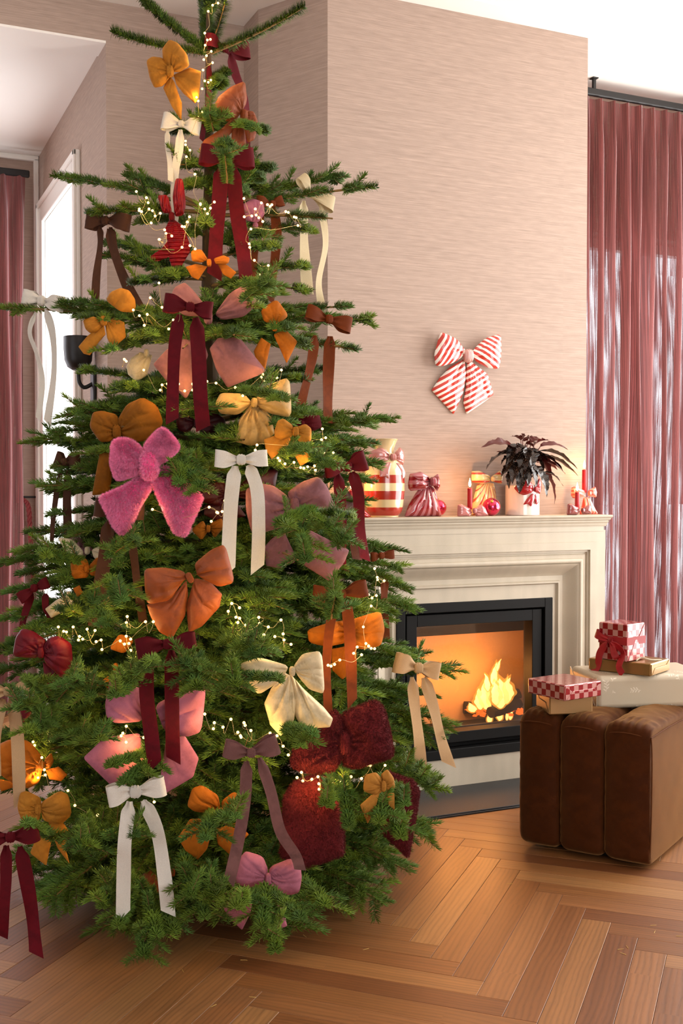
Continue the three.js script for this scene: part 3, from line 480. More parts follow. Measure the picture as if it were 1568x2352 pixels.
// padded bow: every loop and tail a stuffed piece with its own outline
function padded(name, label, mat, kx, ky, o) {
  const F = bowFrame(kx, ky, o), g = group(name, label, 'bow', F.K, F.turn, o.group ?? 'padded bows on the tree'); bowSeed++;
  const knot = V2(0, 0), sh = o.shape ?? {};
  const piece = (kind, outline, i, extra) => { const q = outline.map(([x, y]) => F.loc(x, y, extra.z)); if (!o.noShield) shield(F, q); return obj(kind, puff(q, V2(0, 0), { seed: bowSeed * 1.7 + i * 2.3, ...sh, ...extra }), extra.mat ?? mat, g); };
  const made = [];
  (o.tails ?? []).forEach((t, i) => made.push(piece('tail', t, i + 5, { t: 0.13, round: 0.04, back: 0.5, amp: 0.6, reach: 0.5, z: o.tailZ ?? -0.012, tilt: (p) => -0.05 * p.length(), ...(o.tailShape ?? {}) })));
  (o.loops ?? []).forEach((l, i) => made.push(piece('loop', l, i, { z: 0.006 })));
  if (o.knot !== 0) { const k = o.knot ?? 26, s = F.scale; made.push(obj('knot', knotGeo(k * s * (o.knotW ?? 0.75), k * s * (o.knotH ?? 1.25), k * s * 1.05, bowSeed), mat, g)); made[made.length - 1].position.z = 0.012; if (o.knotTilt) made[made.length - 1].rotation.z = o.knotTilt; }
  return { g, F, made };
}
// ribbon bow: two flat loops, a knot and two long tails
function ribbon(label, mat, kx, ky, o) {
  const F = bowFrame(kx, ky, o), g = group('ribbon_bow', label, 'bow', F.K, F.turn, 'ribbon bows on the tree'), s = F.scale; bowSeed++;
  (o.tails ?? []).forEach(([pts, w, cut], i) => { const q = pts.map(([x, y]) => F.loc(x, y)); obj('tail', ribbonTail(q, w * s, cut, bowSeed * 1.3 + i * 2.6, -0.004), mat, g); for (let k = 0; k + 1 < q.length; k++) { const a = q[k], b = q[k + 1], h = w * s * 0.55; shield(F, [V2(a.x - h, a.y), V2(a.x + h, a.y), V2(b.x + h, b.y), V2(b.x - h, b.y)]); } });
  (o.loops ?? []).forEach(([ex, ey, w], i) => { const E = F.loc(ex, ey); obj('loop', ribbonLoop(E, w * s, bowSeed + i * 1.8), mat, g); const n = V2(-E.y, E.x).normalize().multiplyScalar(w * s * 0.5); if (!o.open) shield(F, [n.clone().multiplyScalar(0.4), E.clone().add(n), E.clone().sub(n), n.clone().multiplyScalar(-0.4)]); });
  if (o.knot !== 0) { const k = (o.knot ?? 24) * s; const m = obj('knot', knotGeo(k * 1.0, k * 1.12, k * 0.8, bowSeed), mat, g); m.position.z = 0.008; if (o.knotTilt) m.rotation.z = o.knotTilt; }
  return { g, F };
}
const K_ = { white: velvet('#f3ecdf', { light: 0.3, plain: true }), cream: velvet('#e8d4ac', { light: 0.3, plain: true }), beige: velvet('#d6b083', { light: 0.3, plain: true }), burg: velvet('#5c0210', { light: 0.05 }), brown: velvet('#50301f', { light: 0.6 }), rust: velvet('#74340f', { light: 0.2 }), mauve: velvet('#7a524e', { light: 0.9 }), mustard: velvet('#b87826', { light: 0.4 }), darkMustard: velvet('#85500a', { light: 0.3 }), copper: velvet('#96481c', { light: 0.4, rough: 0.5, spec: 0.6 }), rose: velvet('#b86c80', { light: 0.6 }), dusk: velvet('#8a5a5e', { light: 0.6 }), wine: velvet('#640014', { light: 0.03, rough: 0.5, spec: 0.45 }), orange: velvet('#b86614', { light: 0.3 }), satinCream: satin('#dfc89c'), deep: satin('#4a030b'), red: velvet('#8e0612', { light: 0.18, rough: 0.45, spec: 0.6 }), beigeSatin: velvet('#c09a5c', { light: 0.4, rough: 0.5, spec: 0.6 }), tan: velvet('#b57a30', { light: 0.3 }) };
// ---- the upper tree
padded('padded_bow', 'plump golden mustard velvet bow hanging highest on the left, below the top branches', K_.mustard, 394, 168, { D: TD - 0.18, knot: 20, loops: [[[336, 140], [350, 130], [374, 133], [393, 158], [391, 176], [374, 198], [354, 202], [344, 180]], [[389, 91], [408, 98], [430, 125], [435, 152], [410, 167], [390, 163], [374, 138], [373, 112]]], tails: [[[398, 172], [435, 154], [461, 163], [456, 222], [447, 237], [420, 214], [405, 194]], [[390, 172], [400, 188], [409, 214], [417, 236], [415, 275], [394, 245], [374, 202], [382, 184]]] });
ribbon('off-white ribbon bow just below the highest mustard bow', K_.white, 418, 287, { D: TD - 0.12, knot: 14, loops: [[374, 279, 38], [461, 293, 36]], tails: [[[[384, 300], [380, 330], [388, 372], [391, 416]], 13, 0.6], [[[413, 296], [411, 345], [402, 385], [394, 440], [399, 485], [392, 530]], 20, 1.4]] });
ribbon('dark burgundy velvet ribbon tied behind the trunk under the topmost branches', K_.burg, 512, 112, { D: TD - 0.02, knot: 18, loops: [[470, 92, 30], [568, 118, 38]], tails: [[[[530, 122], [545, 165], [562, 230], [572, 290], [574, 345]], 28, 0.4], [[[482, 150], [478, 220], [471, 320]], 14, 0.4]] });
padded('padded_bow', 'rust velvet bow with one pointed loop standing upright against the trunk', K_.copper, 556, 268, { D: TD - 0.10, knot: 20, loops: [[[562, 186], [567, 236], [546, 271], [520, 281], [491, 247], [499, 224], [530, 199]], [[560, 252], [582, 256], [593, 285], [584, 322], [568, 328], [562, 300], [552, 270]]], tails: [[[548, 268], [536, 300], [510, 330], [478, 346], [459, 342], [470, 320], [508, 296], [524, 280]], [[540, 272], [562, 296], [567, 340], [545, 368], [531, 340], [533, 300]]] });
ribbon('long burgundy velvet ribbon bow on the upper trunk below the upright rust bow', K_.burg, 520, 366, { D: TD - 0.24, knot: 20, loops: [[458, 354, 44], [583, 364, 44]], tails: [[[[508, 384], [504, 450], [498, 540], [493, 634]], 34, 0.5], [[[536, 382], [544, 470], [556, 560], [566, 642]], 34, -0.5]] });
{ // knife-pleated red bow
  const ribs = texture(64, 8, (u) => { const k = 0.5 + 0.5 * Math.cos(u * 2 * Math.PI); return [k, k, k]; }, false, 1 / 0.012, 1), pl = K_.red.clone(); pl.bumpMap = ribs; pl.bumpScale = 0.006;
  const pm2 = pl.clone(); pm2.bumpMap = again(ribs, 1 / 0.012, 1, Math.PI / 2);
  padded('pleated_bow', 'bright red knife-pleated bow left of the trunk between the upper fairy lights', pl, 398, 500, { D: TD - 0.14, knot: 16, loops: [[[404, 409], [420, 411], [427, 470], [421, 495], [401, 498], [397, 450]], [[361, 449], [385, 447], [396, 490], [374, 490]]], tails: [[[392, 498], [421, 520], [433, 555], [436, 576], [400, 635], [387, 596], [384, 555], [376, 530]], [[388, 548], [370, 570], [334, 594], [360, 600], [390, 588]]], shape: { mat: undefined }, tailShape: { mat: pm2, t: 0.10 } });
}
ribbon('chocolate brown velvet ribbon bow on the upper left branch', K_.brown, 246, 508, { D: TD - 0.06, knot: 18, loops: [[202, 504, 44], [299, 514, 38]], tails: [[[[229, 520], [222, 560], [219, 630], [216, 692]], 20, 0.3], [[[248, 522], [264, 580], [288, 655], [312, 712]], 28, 0.4]] });
ribbon('cream ribbon bow near the tip of the upper right branch', K_.cream, 712, 449, { D: TD + 0.02, knot: 12, loops: [[688, 404, 26], [763, 474, 34]], tails: [[[[700, 460], [702, 560], [706, 668]], 29, 0.6], [[[738, 470], [747, 560], [740, 650], [746, 712]], 20, -0.8]] });
ribbon('off-white ribbon bow on the longest branch, before the bay curtain', K_.white, 100, 692, { D: TD - 0.02, knot: 20, loops: [[56, 682, 34], [146, 700, 36]], tails: [[[[78, 718], [69, 762], [80, 810], [86, 870], [82, 962]], 14, 0.6], [[[104, 708], [114, 762], [116, 850], [107, 972]], 20, 0.8]] });
padded('padded_bow', 'golden mustard velvet bow on the left, above the black wall lamp', K_.mustard, 242, 738, { D: TD - 0.30, knot: 18, loops: [[[243, 690], [254, 671], [277, 661], [297, 667], [310, 687], [312, 706], [305, 718], [276, 716]], [[190, 734], [196, 756], [207, 766], [224, 761], [238, 745], [218, 726]]], tails: [[[241, 744], [262, 729], [285, 740], [288, 774], [257, 801], [245, 776]], [[238, 744], [242, 768], [224, 788], [205, 816], [190, 812], [178, 796], [198, 773], [222, 752]]] });
ribbon('burgundy velvet ribbon bow left of the trunk, over the dusky pink padded bow', K_.burg, 437, 706, { f: 1.02, knot: 20, loops: [[376, 695, 42], [488, 714, 38]], tails: [[[[412, 722], [400, 800], [396, 890], [395, 968]], 29, -0.6], [[[450, 728], [456, 820], [460, 910], [466, 984]], 34, -0.4]] });
padded('padded_bow', 'large dusky pink velvet bow wrapped round the middle of the upper trunk', K_.dusk, 478, 730, { f: 0.74, knot: 26, loops: [[[388, 690], [400, 660], [424, 648], [445, 668], [470, 700], [468, 728], [420, 725]], [[492, 722], [528, 672], [575, 647], [590, 700], [560, 728], [510, 735]]], tails: [[[351, 836], [380, 804], [420, 778], [468, 785], [478, 815], [470, 836], [427, 916], [380, 872]], [[481, 800], [500, 776], [550, 774], [612, 851], [595, 861], [522, 890], [495, 846]]], tailShape: { t: 0.22, amp: 0.3, wrinkle: 0.6 }, tailZ: 0.02 });
padded('padded_bow', 'mustard velvet bow right of the trunk, over the rust ribbon tails', K_.orange, 628, 752, { f: 0.75, knot: 16, loops: [[[598, 712], [635, 686], [663, 725], [640, 745], [606, 740]]], tails: [[[628, 768], [655, 756], [684, 784], [659, 835]], [[583, 806], [600, 775], [622, 790], [610, 848], [594, 846]]] });
ribbon('rust velvet ribbon hanging behind the right side of the upper tree', K_.rust, 622, 470, { f: 0.15, knot: 14, loops: [[588, 462, 24], [648, 462, 24]], tails: [[[[632, 476], [634, 540], [632, 620], [628, 690]], 24, 0.4], [[[604, 480], [592, 560], [588, 640], [588, 690]], 15, 0.4]] });
padded('padded_bow', 'small mustard velvet bow on the trunk between the two long burgundy tails', K_.orange, 480, 606, { f: 0.72, knot: 14, loops: [[[438, 576], [462, 572], [478, 596], [462, 604], [440, 600]], [[490, 594], [512, 586], [528, 592], [524, 606], [496, 608]]], tails: [[[426, 612], [450, 606], [476, 612], [455, 643], [440, 636]], [[500, 606], [516, 604], [543, 625], [530, 640], [512, 630]]] });
padded('padded_bow', 'pale pink velvet bow half hidden behind the upper right fairy lights', K_.rose, 582, 522, { f: 0.25, knot: 14, loops: [[[556, 470], [580, 456], [604, 464], [608, 492], [592, 512], [562, 506]], [[552, 528], [566, 520], [576, 530], [568, 556], [552, 552]]], tails: [[[580, 528], [602, 536], [606, 570], [584, 575]], [[552, 552], [570, 548], [574, 580], [556, 588]]] });
padded('padded_bow', 'ivory satin bow hanging under the left branch beside the wallpapered wall', K_.satinCream, 340, 812, { f: 0.55, knot: 14, loops: [], tails: [[[289, 841], [300, 822], [322, 808], [350, 816], [336, 863], [312, 877], [293, 860]]], tailShape: { t: 0.2 } });
padded('padded_bow', 'sand beige velvet bow with a gathered skirt right of the trunk', K_.beigeSatin, 582, 926, { f: 0.86, knot: 18, loops: [[[494, 926], [506, 902], [560, 904], [580, 926], [548, 953], [505, 951]], [[588, 914], [604, 890], [665, 864], [670, 960], [618, 950], [590, 932]]], tails: [[[574, 930], [596, 928], [624, 958], [631, 996], [602, 1020], [575, 1024], [540, 1014], [551, 960]]], tailShape: { amp: 1.0, pleats: 14, reach: 1.1, t: 0.16 } });
ribbon('rust velvet ribbon bow on the right branch beside the chimney corner', K_.rust, 752, 734, { D: TD - 0.16, knot: 18, loops: [[703, 714, 32], [804, 750, 36]], tails: [[[[726, 770], [714, 830], [705, 890], [690, 958]], 24, 0.9], [[[758, 772], [760, 840], [757, 910], [753, 970]], 28, 0.1]] });
padded('padded_bow', 'dark burgundy velvet bow peeking out behind the small mustard bow on the right', K_.burg, 690, 975, { f: 0.55, knot: 14, loops: [[[672, 970], [702, 952], [732, 948], [740, 981], [716, 992], [690, 984]], [[650, 978], [672, 972], [676, 992], [655, 996]]] });
padded('padded_bow', 'wine red velvet bow deep in the tree behind the burgundy tails left of the trunk', K_.deep, 452, 972, { f: 0.4, knot: 18, loops: [[[404, 935], [430, 930], [450, 970], [430, 1000], [405, 985]], [[456, 972], [492, 945], [520, 965], [505, 1000], [470, 1000]]] });
// ---- the middle of the tree
padded('padded_bow', 'small mustard velvet bow with a pleated knot, right of the sand beige bow', K_.mustard, 676, 992, { f: 1.02, knot: 18, loops: [[[630, 990], [637, 966], [651, 961], [674, 978], [671, 1004], [645, 1010], [630, 1003]], [[678, 982], [701, 973], [715, 984], [715, 1014], [684, 1016]]], tails: [[[606, 1009], [631, 1000], [669, 1006], [661, 1024], [624, 1055], [611, 1034]], [[676, 1045], [702, 1038], [724, 1050], [691, 1071]]] });
padded('padded_bow', 'big ochre velvet bow directly above the hot pink fur bow', K_.darkMustard, 272, 992, { D: TD - 0.40, knot: 24, loops: [[[205, 980], [213, 947], [233, 943], [270, 952], [276, 990], [256, 1014], [230, 1016]], [[270, 964], [292, 928], [328, 912], [361, 931], [376, 971], [349, 1011], [306, 1017], [278, 1000]]], tails: [[[228, 1040], [262, 1040], [256, 1092], [249, 1134], [209, 1138], [218, 1090]]], tailShape: { t: 0.2 } });
{
  const pink = phys('#ff96c2', { roughness: 1, sheen: 0.6, sheenColor: new THREE.Color(1, 0.5, 0.75), sheenRoughness: 0.6 });
  const under = phys('#e04c86', { roughness: 1 });  // darker skin: shade among the hairs put into the colour
  const b = padded('fur_bow', 'hot pink fluffy faux fur bow on the left of the tree', under, 345, 1068, { f: 1.12, knot: 46, knotH: 1.35, shape: { t: 0.34, wrinkle: 0.7, pleats: 5 }, loops: [[[260, 1016], [279, 1009], [300, 1012], [328, 1036], [334, 1079], [288, 1096], [268, 1099], [257, 1066]], [[335, 1022], [373, 981], [412, 1025], [388, 1049], [360, 1066], [338, 1043]]], tails: [[[228, 1143], [285, 1119], [334, 1084], [350, 1110], [318, 1163], [298, 1207], [278, 1227], [261, 1208]], [[350, 1094], [378, 1070], [420, 1100], [463, 1143], [424, 1230], [401, 1223], [375, 1166], [355, 1120]]], tailShape: { t: 0.26, amp: 0.2, wrinkle: 0.7 }, tailZ: -0.004 });
  b.made.forEach((m, i) => fur(m, pink, m.name === 'knot' ? 2000 : 11000, 0.0088, V2(m.name === 'tail' ? 0.1 : 0, -0.45)));
}
ribbon('off-white linen ribbon bow in the centre of the tree, right of the pink fur bow', K_.white, 553, 1056, { f: 1.14, knot: 22, loops: [[493, 1052, 40], [614, 1052, 38]], tails: [[[[540, 1070], [531, 1150], [527, 1240], [524, 1318]], 33, -0.9], [[[571, 1068], [590, 1120], [594, 1210], [592, 1310]], 31, -0.8]] });
padded('padded_bow', 'large dusty mauve velvet bow just right of the off-white linen ribbon', K_.dusk, 674, 1164, { f: 1.05, knot: 26, knotH: 1.7, shape: { t: 0.27 }, loops: [[[564, 1122], [596, 1110], [628, 1115], [661, 1139], [671, 1174], [653, 1210], [579, 1230], [564, 1171]], [[657, 1133], [691, 1107], [730, 1094], [752, 1118], [769, 1165], [730, 1182], [681, 1179]]], tails: [[[626, 1236], [653, 1221], [676, 1270], [678, 1292], [640, 1306], [612, 1300], [606, 1258]], [[676, 1206], [705, 1214], [804, 1264], [793, 1291], [758, 1336], [691, 1294], [684, 1241]]], tailShape: { t: 0.2, amp: 0.5 } });
padded('padded_bow', 'shiny dark red satin bow deep behind the off-white linen ribbon', K_.deep, 520, 1140, { f: 0.72, knot: 20, loops: [[[455, 1150], [470, 1112], [515, 1105], [525, 1140], [505, 1165]], [[530, 1135], [580, 1085], [640, 1075], [630, 1130], [570, 1150]]], tails: [[[470, 1160], [540, 1150], [566, 1186], [500, 1198], [468, 1182]]], noShield: true });
ribbon('burgundy velvet ribbon bow at the right of the tree in front of the mantel candle', K_.burg, 795, 1072, { f: 0.9, D: TD - 0.34, knot: 20, loops: [[745, 1082, 34], [838, 1056, 46]], tails: [[[[778, 1086], [782, 1150], [786, 1230], [789, 1306]], 27, 0.4], [[[808, 1084], [824, 1130], [832, 1210], [840, 1286]], 27, 0.5]] });
ribbon('pale mauve ribbon hanging behind the burgundy ribbon in front of the shelf end', K_.mauve, 770, 1098, { D: TD - 0.27, knot: 14, loops: [[748, 1082, 26]], tails: [[[[790, 1120], [806, 1180], [816, 1235], [826, 1286]], 22, 0.4]] });
ribbon('brown velvet ribbon bow half hidden under the pink fur bow', K_.brown, 275, 1172, { D: TD - 0.50, knot: 16, loops: [[218, 1164, 42], [332, 1176, 36]], tails: [[[[250, 1196], [240, 1270], [226, 1350], [217, 1440]], 33, 0.1], [[[298, 1215], [308, 1300], [318, 1360], [328, 1440]], 20, 0.5]] });
ribbon('brown satin ribbon bow before the glazed door at the left', K_.brown, 152, 1062, { D: TD - 0.2, knot: 16, loops: [[130, 1052, 34], [184, 1058, 40]], tails: [[[[140, 1080], [124, 1125], [119, 1190], [117, 1246]], 13, 0.4], [[[154, 1084], [154, 1150], [153, 1210], [146, 1268]], 20, 0.4]] });
padded('padded_bow', 'small mustard velvet bow below the brown satin ribbon at the left', K_.orange, 203, 1306, { D: TD - 0.40, knot: 14, loops: [[[161, 1286], [172, 1280], [199, 1283], [207, 1306], [202, 1327], [166, 1330]], [[204, 1299], [222, 1280], [242, 1282], [248, 1318], [226, 1324], [206, 1321]]], tails: [[[166, 1352], [182, 1344], [190, 1362], [176, 1372]]] });
padded('padded_bow', 'ivory velvet bow behind the small mustard bow at the left', K_.cream, 205, 1264, { D: TD - 0.30, knot: 14, loops: [[[132, 1234], [166, 1238], [192, 1266], [189, 1278], [153, 1270]], [[210, 1262], [240, 1250], [284, 1268], [288, 1306], [250, 1300], [215, 1282]]] });
padded('padded_bow', 'dusty pink velvet bow behind the ivory bow at the left', K_.dusk, 188, 1250, { D: TD - 0.2, knot: 12, loops: [[[158, 1228], [186, 1236], [206, 1262], [196, 1280], [172, 1262]], [[196, 1248], [226, 1240], [230, 1262], [204, 1266]]] });
padded('padded_bow', 'cream satin bow above the fairy lights at the left', K_.satinCream, 162, 1366, { D: TD - 0.42, knot: 14, loops: [], tails: [[[102, 1399], [129, 1378], [161, 1362], [180, 1380], [153, 1402], [116, 1420]]], tailShape: { t: 0.2 } });
ribbon('burgundy velvet ribbon loosely draped above the wine red padded bow at the left', K_.burg, 82, 1350, { D: TD - 0.38, knot: 16, loops: [[46, 1376, 26], [112, 1336, 24]], tails: [[[[74, 1362], [56, 1395], [50, 1430], [49, 1462]], 18, 0.2], [[[102, 1364], [106, 1395], [112, 1420]], 16, 0.3]] });
padded('padded_bow', 'large copper velvet bow with a folded centre, left of the off-white linen ribbon', K_.copper, 436, 1326, { f: 1.06, knot: 20, knotTilt: 0.5, loops: [[[331, 1306], [375, 1303], [421, 1311], [432, 1329], [421, 1334], [391, 1379], [338, 1389], [332, 1349]], [[446, 1294], [485, 1262], [517, 1249], [540, 1338], [502, 1349], [453, 1323]]], tails: [[[336, 1389], [391, 1377], [428, 1332], [432, 1365], [425, 1415], [395, 1468], [365, 1453], [344, 1415]], [[447, 1328], [481, 1334], [510, 1365], [504, 1395], [464, 1439], [433, 1455], [430, 1425], [427, 1392]]], tailShape: { t: 0.2, amp: 0.5 } });
padded('padded_bow', 'crushed wine red velvet bow at the left picture edge', K_.wine, 99, 1497, { D: TD - 0.52, knot: 20, loops: [[[29, 1508], [36, 1464], [50, 1443], [76, 1449], [107, 1471], [97, 1506], [80, 1512]], [[99, 1485], [113, 1464], [136, 1460], [164, 1478], [167, 1518], [153, 1567], [126, 1542], [102, 1521]]], tails: [[[98, 1520], [129, 1542], [124, 1580], [104, 1600]], [[44, 1632], [80, 1610], [86, 1620], [50, 1662]]] });
padded('padded_bow', 'small dark mustard bow deep in the tree between pink fur and mauve velvet bows', K_.darkMustard, 478, 1214, { f: 0.84, knot: 14, loops: [[[438, 1216], [467, 1194], [478, 1220], [463, 1242]], [[479, 1204], [509, 1189], [516, 1210], [491, 1238]]] });
ribbon('burgundy velvet ribbon bow over the large pink bow in the lower left', K_.burg, 386, 1478, { f: 1.15, knot: 22, loops: [[313, 1492, 46], [450, 1468, 36]], tails: [[[[336, 1502], [336, 1600], [346, 1690], [356, 1762]], 34, -0.8], [[[393, 1494], [394, 1590], [396, 1680], [397, 1752]], 33, 0.6]] });
padded('padded_bow', 'orange velvet bow glowing beside fairy lights left of the burgundy ribbon', K_.orange, 268, 1530, { D: TD - 0.50, knot: 14, loops: [[[250, 1490], [275, 1454], [309, 1471], [286, 1502]]], tails: [[[230, 1566], [258, 1546], [268, 1560], [246, 1582]]], tailShape: { t: 0.2 } });
padded('padded_bow', 'large soft pink velvet bow in the lower left behind the burgundy ribbon', K_.rose, 342, 1672, { f: 1.02, knot: 30, shape: { t: 0.25 }, loops: [[[241, 1617], [250, 1570], [262, 1540], [318, 1560], [332, 1657], [265, 1662], [244, 1646]], [[354, 1618], [420, 1588], [474, 1569], [463, 1681], [430, 1693], [378, 1682]]], tails: [[[189, 1743], [240, 1694], [320, 1684], [335, 1747], [272, 1824]], [[382, 1693], [425, 1692], [456, 1743], [443, 1787], [360, 1836]]], tailShape: { t: 0.13, amp: 0.25, wrinkle: 0.5 } });
padded('padded_bow', 'ivory velvet bow with two drooping tails, right of centre in the lower tree', K_.satinCream, 669, 1540, { f: 1.08, knot: 18, shape: { t: 0.24 }, loops: [[[672, 1533], [694, 1501], [739, 1494], [746, 1595], [710, 1584], [686, 1556]], [[548, 1525], [595, 1509], [664, 1529], [648, 1561], [593, 1597], [571, 1567]]], tails: [[[652, 1544], [667, 1552], [682, 1613], [675, 1660], [645, 1693], [621, 1667], [607, 1617], [622, 1583]], [[667, 1548], [698, 1583], [744, 1625], [766, 1652], [759, 1672], [694, 1676], [678, 1644]]], tailShape: { amp: 0.9, pleats: 12, reach: 0.8, t: 0.2 } });
ribbon('rust velvet ribbon bow with creased tails hanging down to the dark red fluffy bow', K_.rust, 783, 1364, { f: 1.06, knot: 18, loops: [[718, 1362, 38], [842, 1349, 38]], tails: [[[[770, 1384], [756, 1450], [754, 1550], [756, 1640]], 22, 0.4], [[[796, 1382], [806, 1450], [807, 1540], [811, 1618]], 27, -0.8]] });
ribbon('rust velvet ribbon at the right edge of the tree before the fireplace moulding', K_.rust, 872, 1276, { D: TD - 0.12, knot: 14, loops: [[903, 1272, 20], [850, 1280, 20]], tails: [[[[884, 1330], [887, 1400], [891, 1476]], 22, 0.4]], open: true });
padded('padded_bow', 'wide orange velvet bow glowing behind the long rust ribbon tails', K_.orange, 800, 1450, { f: 0.86, knot: 20, loops: [[[705, 1446], [755, 1430], [796, 1424], [798, 1476], [750, 1486], [709, 1476]], [[802, 1424], [874, 1402], [883, 1445], [874, 1484], [824, 1492], [802, 1478]]], tails: [[[762, 1491], [806, 1482], [812, 1540], [788, 1562], [764, 1540]]], noShield: true });
// ---- the lower tree
ribbon('beige velvet ribbon bow on the branch that reaches over the stove', K_.beige, 957, 1533, { D: TD - 0.30, knot: 22, loops: [[905, 1521, 46], [1007, 1541, 40]], tails: [[[[948, 1556], [956, 1640], [964, 1720], [974, 1786]], 30, -0.7], [[[974, 1556], [998, 1630], [1020, 1700], [1034, 1758]], 29, 0.9]] });
{
  const wineFur = phys('#5c070d', { roughness: 1, sheen: 0.3, sheenColor: new THREE.Color(0.5, 0.06, 0.05), sheenRoughness: 0.6 });
  const b = padded('fur_bow', 'huge dark red fluffy bow with sack-like tails at the lower right of the tree', wineFur, 786, 1702, { f: 1.0, knot: 34, knotH: 1.6, shape: { t: 0.30, wrinkle: 1.4, pleats: 8, amp: 0.3 }, loops: [[[666, 1758], [675, 1716], [719, 1690], [767, 1626], [787, 1654], [788, 1735], [763, 1773], [697, 1773]], [[783, 1638], [863, 1606], [882, 1626], [903, 1721], [899, 1739], [815, 1764], [786, 1758], [790, 1691]]], tails: [[[678, 1795], [719, 1779], [767, 1786], [792, 1894], [793, 1968], [697, 2000], [645, 1972], [652, 1832]], [[890, 1772], [952, 1794], [966, 1817], [956, 1887], [941, 1976], [878, 1913], [898, 1839]]], tailShape: { t: 0.2, amp: 0.4, wrinkle: 0.6 }, tailZ: -0.01 });
  b.made.forEach((m) => fur(m, wineFur, m.name === 'knot' ? 900 : 10000, 0.0062, V2(0.1, -0.4)));
}
padded('padded_bow', 'small tan mustard velvet bow on the right over the dark red fur bow', K_.tan, 877, 1802, { D: TD - 0.80, knot: 16, knotH: 1.6, shape: { t: 0.36 }, loops: [[[833, 1817], [837, 1780], [863, 1773], [876, 1787], [879, 1817], [863, 1827]], [[873, 1780], [889, 1766], [904, 1786], [907, 1809], [886, 1818]]], tails: [[[827, 1850], [852, 1827], [872, 1821], [861, 1862], [845, 1894]], [[888, 1820], [906, 1822], [907, 1862], [893, 1850]]] });
ribbon('mauve brown velvet ribbon bow in the lower centre above the small pink bow', K_.mauve, 576, 1727, { f: 1.16, knot: 20, loops: [[514, 1716, 40], [638, 1706, 46]], tails: [[[[566, 1748], [564, 1830], [549, 1930], [526, 2026]], 28, 0.9], [[[596, 1742], [622, 1820], [644, 1910], [682, 1975], [691, 2004]], 26, 0.4]] });
padded('padded_bow', 'orange velvet bow left of the mauve ribbon tails near the bottom', K_.orange, 506, 1862, { f: 0.98, knot: 16, loops: [[[429, 1851], [441, 1810], [464, 1803], [501, 1826], [506, 1854], [493, 1868], [446, 1864]], [[508, 1840], [536, 1818], [553, 1826], [551, 1884], [511, 1870]]], tails: [[[408, 1926], [436, 1882], [494, 1880], [476, 1951], [454, 1977], [425, 1955]], [[495, 1905], [543, 1889], [572, 1918], [545, 1944], [529, 1966], [500, 1940]]], tailShape: { t: 0.17 } });
padded('padded_bow', 'small pink velvet bow on the lowest front branch', K_.rose, 614, 2014, { f: 1.3, knot: 18, knotH: 1.5, shape: { t: 0.30 }, loops: [[[535, 2028], [549, 1972], [564, 1954], [604, 1967], [616, 1998], [606, 2028], [575, 2040]], [[618, 1991], [667, 1971], [690, 1982], [693, 2017], [687, 2051], [660, 2056], [615, 2036]]], tails: [[[514, 2091], [541, 2041], [583, 2038], [576, 2098], [556, 2139], [533, 2117]], [[620, 2050], [650, 2080], [660, 2130], [630, 2140], [606, 2090]]] });
ribbon('white linen ribbon bow at the bottom of the tree, nearest the floor', K_.white, 312, 1816, { f: 1.24, knot: 26, loops: [[247, 1829, 48], [380, 1803, 44]], tails: [[[[297, 1842], [287, 1930], [282, 2030], [280, 2114]], 33, -1.0], [[[329, 1838], [358, 1910], [376, 2010], [386, 2100]], 33, 0.7]] });
padded('padded_bow', 'plump mustard velvet bow at the lower left over hanging fairy lights', K_.mustard, 92, 1856, { D: TD - 0.62, knot: 18, shape: { t: 0.34 }, loops: [[[40, 1854], [46, 1821], [61, 1816], [95, 1833], [93, 1876], [86, 1891], [54, 1891]], [[92, 1844], [136, 1816], [157, 1825], [165, 1872], [139, 1895], [98, 1884]]], tails: [[[67, 1961], [88, 1912], [119, 1924], [104, 1991]], [[110, 1888], [143, 1889], [158, 1911], [147, 1944], [158, 1987], [131, 1951]]] });
padded('padded_bow', 'big orange velvet bow shining behind the beige ribbon at the left edge', K_.orange, 100, 1756, { D: TD - 0.52, knot: 16, shape: { t: 0.34 }, loops: [[[-14, 1742], [-4, 1710], [21, 1698], [64, 1700], [94, 1733], [100, 1760], [90, 1798], [66, 1811], [36, 1802], [4, 1780]], [[102, 1744], [118, 1728], [124, 1748], [116, 1764], [104, 1766]]], tails: [[[104, 1768], [135, 1761], [154, 1780], [140, 1795], [112, 1790]], [[-10, 1790], [20, 1795], [40, 1806], [0, 1820]]] });
ribbon('beige ribbon bow cut by the left picture edge above the big orange bow', K_.beige, 22, 1586, { D: TD - 0.62, knot: 20, loops: [[78, 1578, 44], [-34, 1590, 40]], tails: [[[[24, 1604], [34, 1680], [43, 1770], [40, 1852]], 30, -0.7], [[[6, 1606], [-12, 1700], [-16, 1780]], 28, 0.4]] });
ribbon('burgundy velvet ribbon bow at the bottom left corner with tails near the floor', K_.burg, 27, 1920, { D: TD - 0.80, knot: 22, loops: [[90, 1908, 42], [-38, 1934, 40]], tails: [[[[12, 1944], [13, 2030], [8, 2100], [-2, 2160]], 27, 0.4], [[[46, 1944], [60, 2030], [70, 2120], [82, 2196]], 33, 0.6]] });
padded('padded_bow', 'rust satin bow in the shade beneath the lowest branches behind the white ribbon', K_.copper, 398, 2000, { f: 0.86, knot: 14, loops: [[[313, 2016], [350, 1996], [378, 2004], [368, 2054], [338, 2048]], [[410, 1990], [432, 1970], [450, 1996], [440, 2014], [416, 2010]]] });
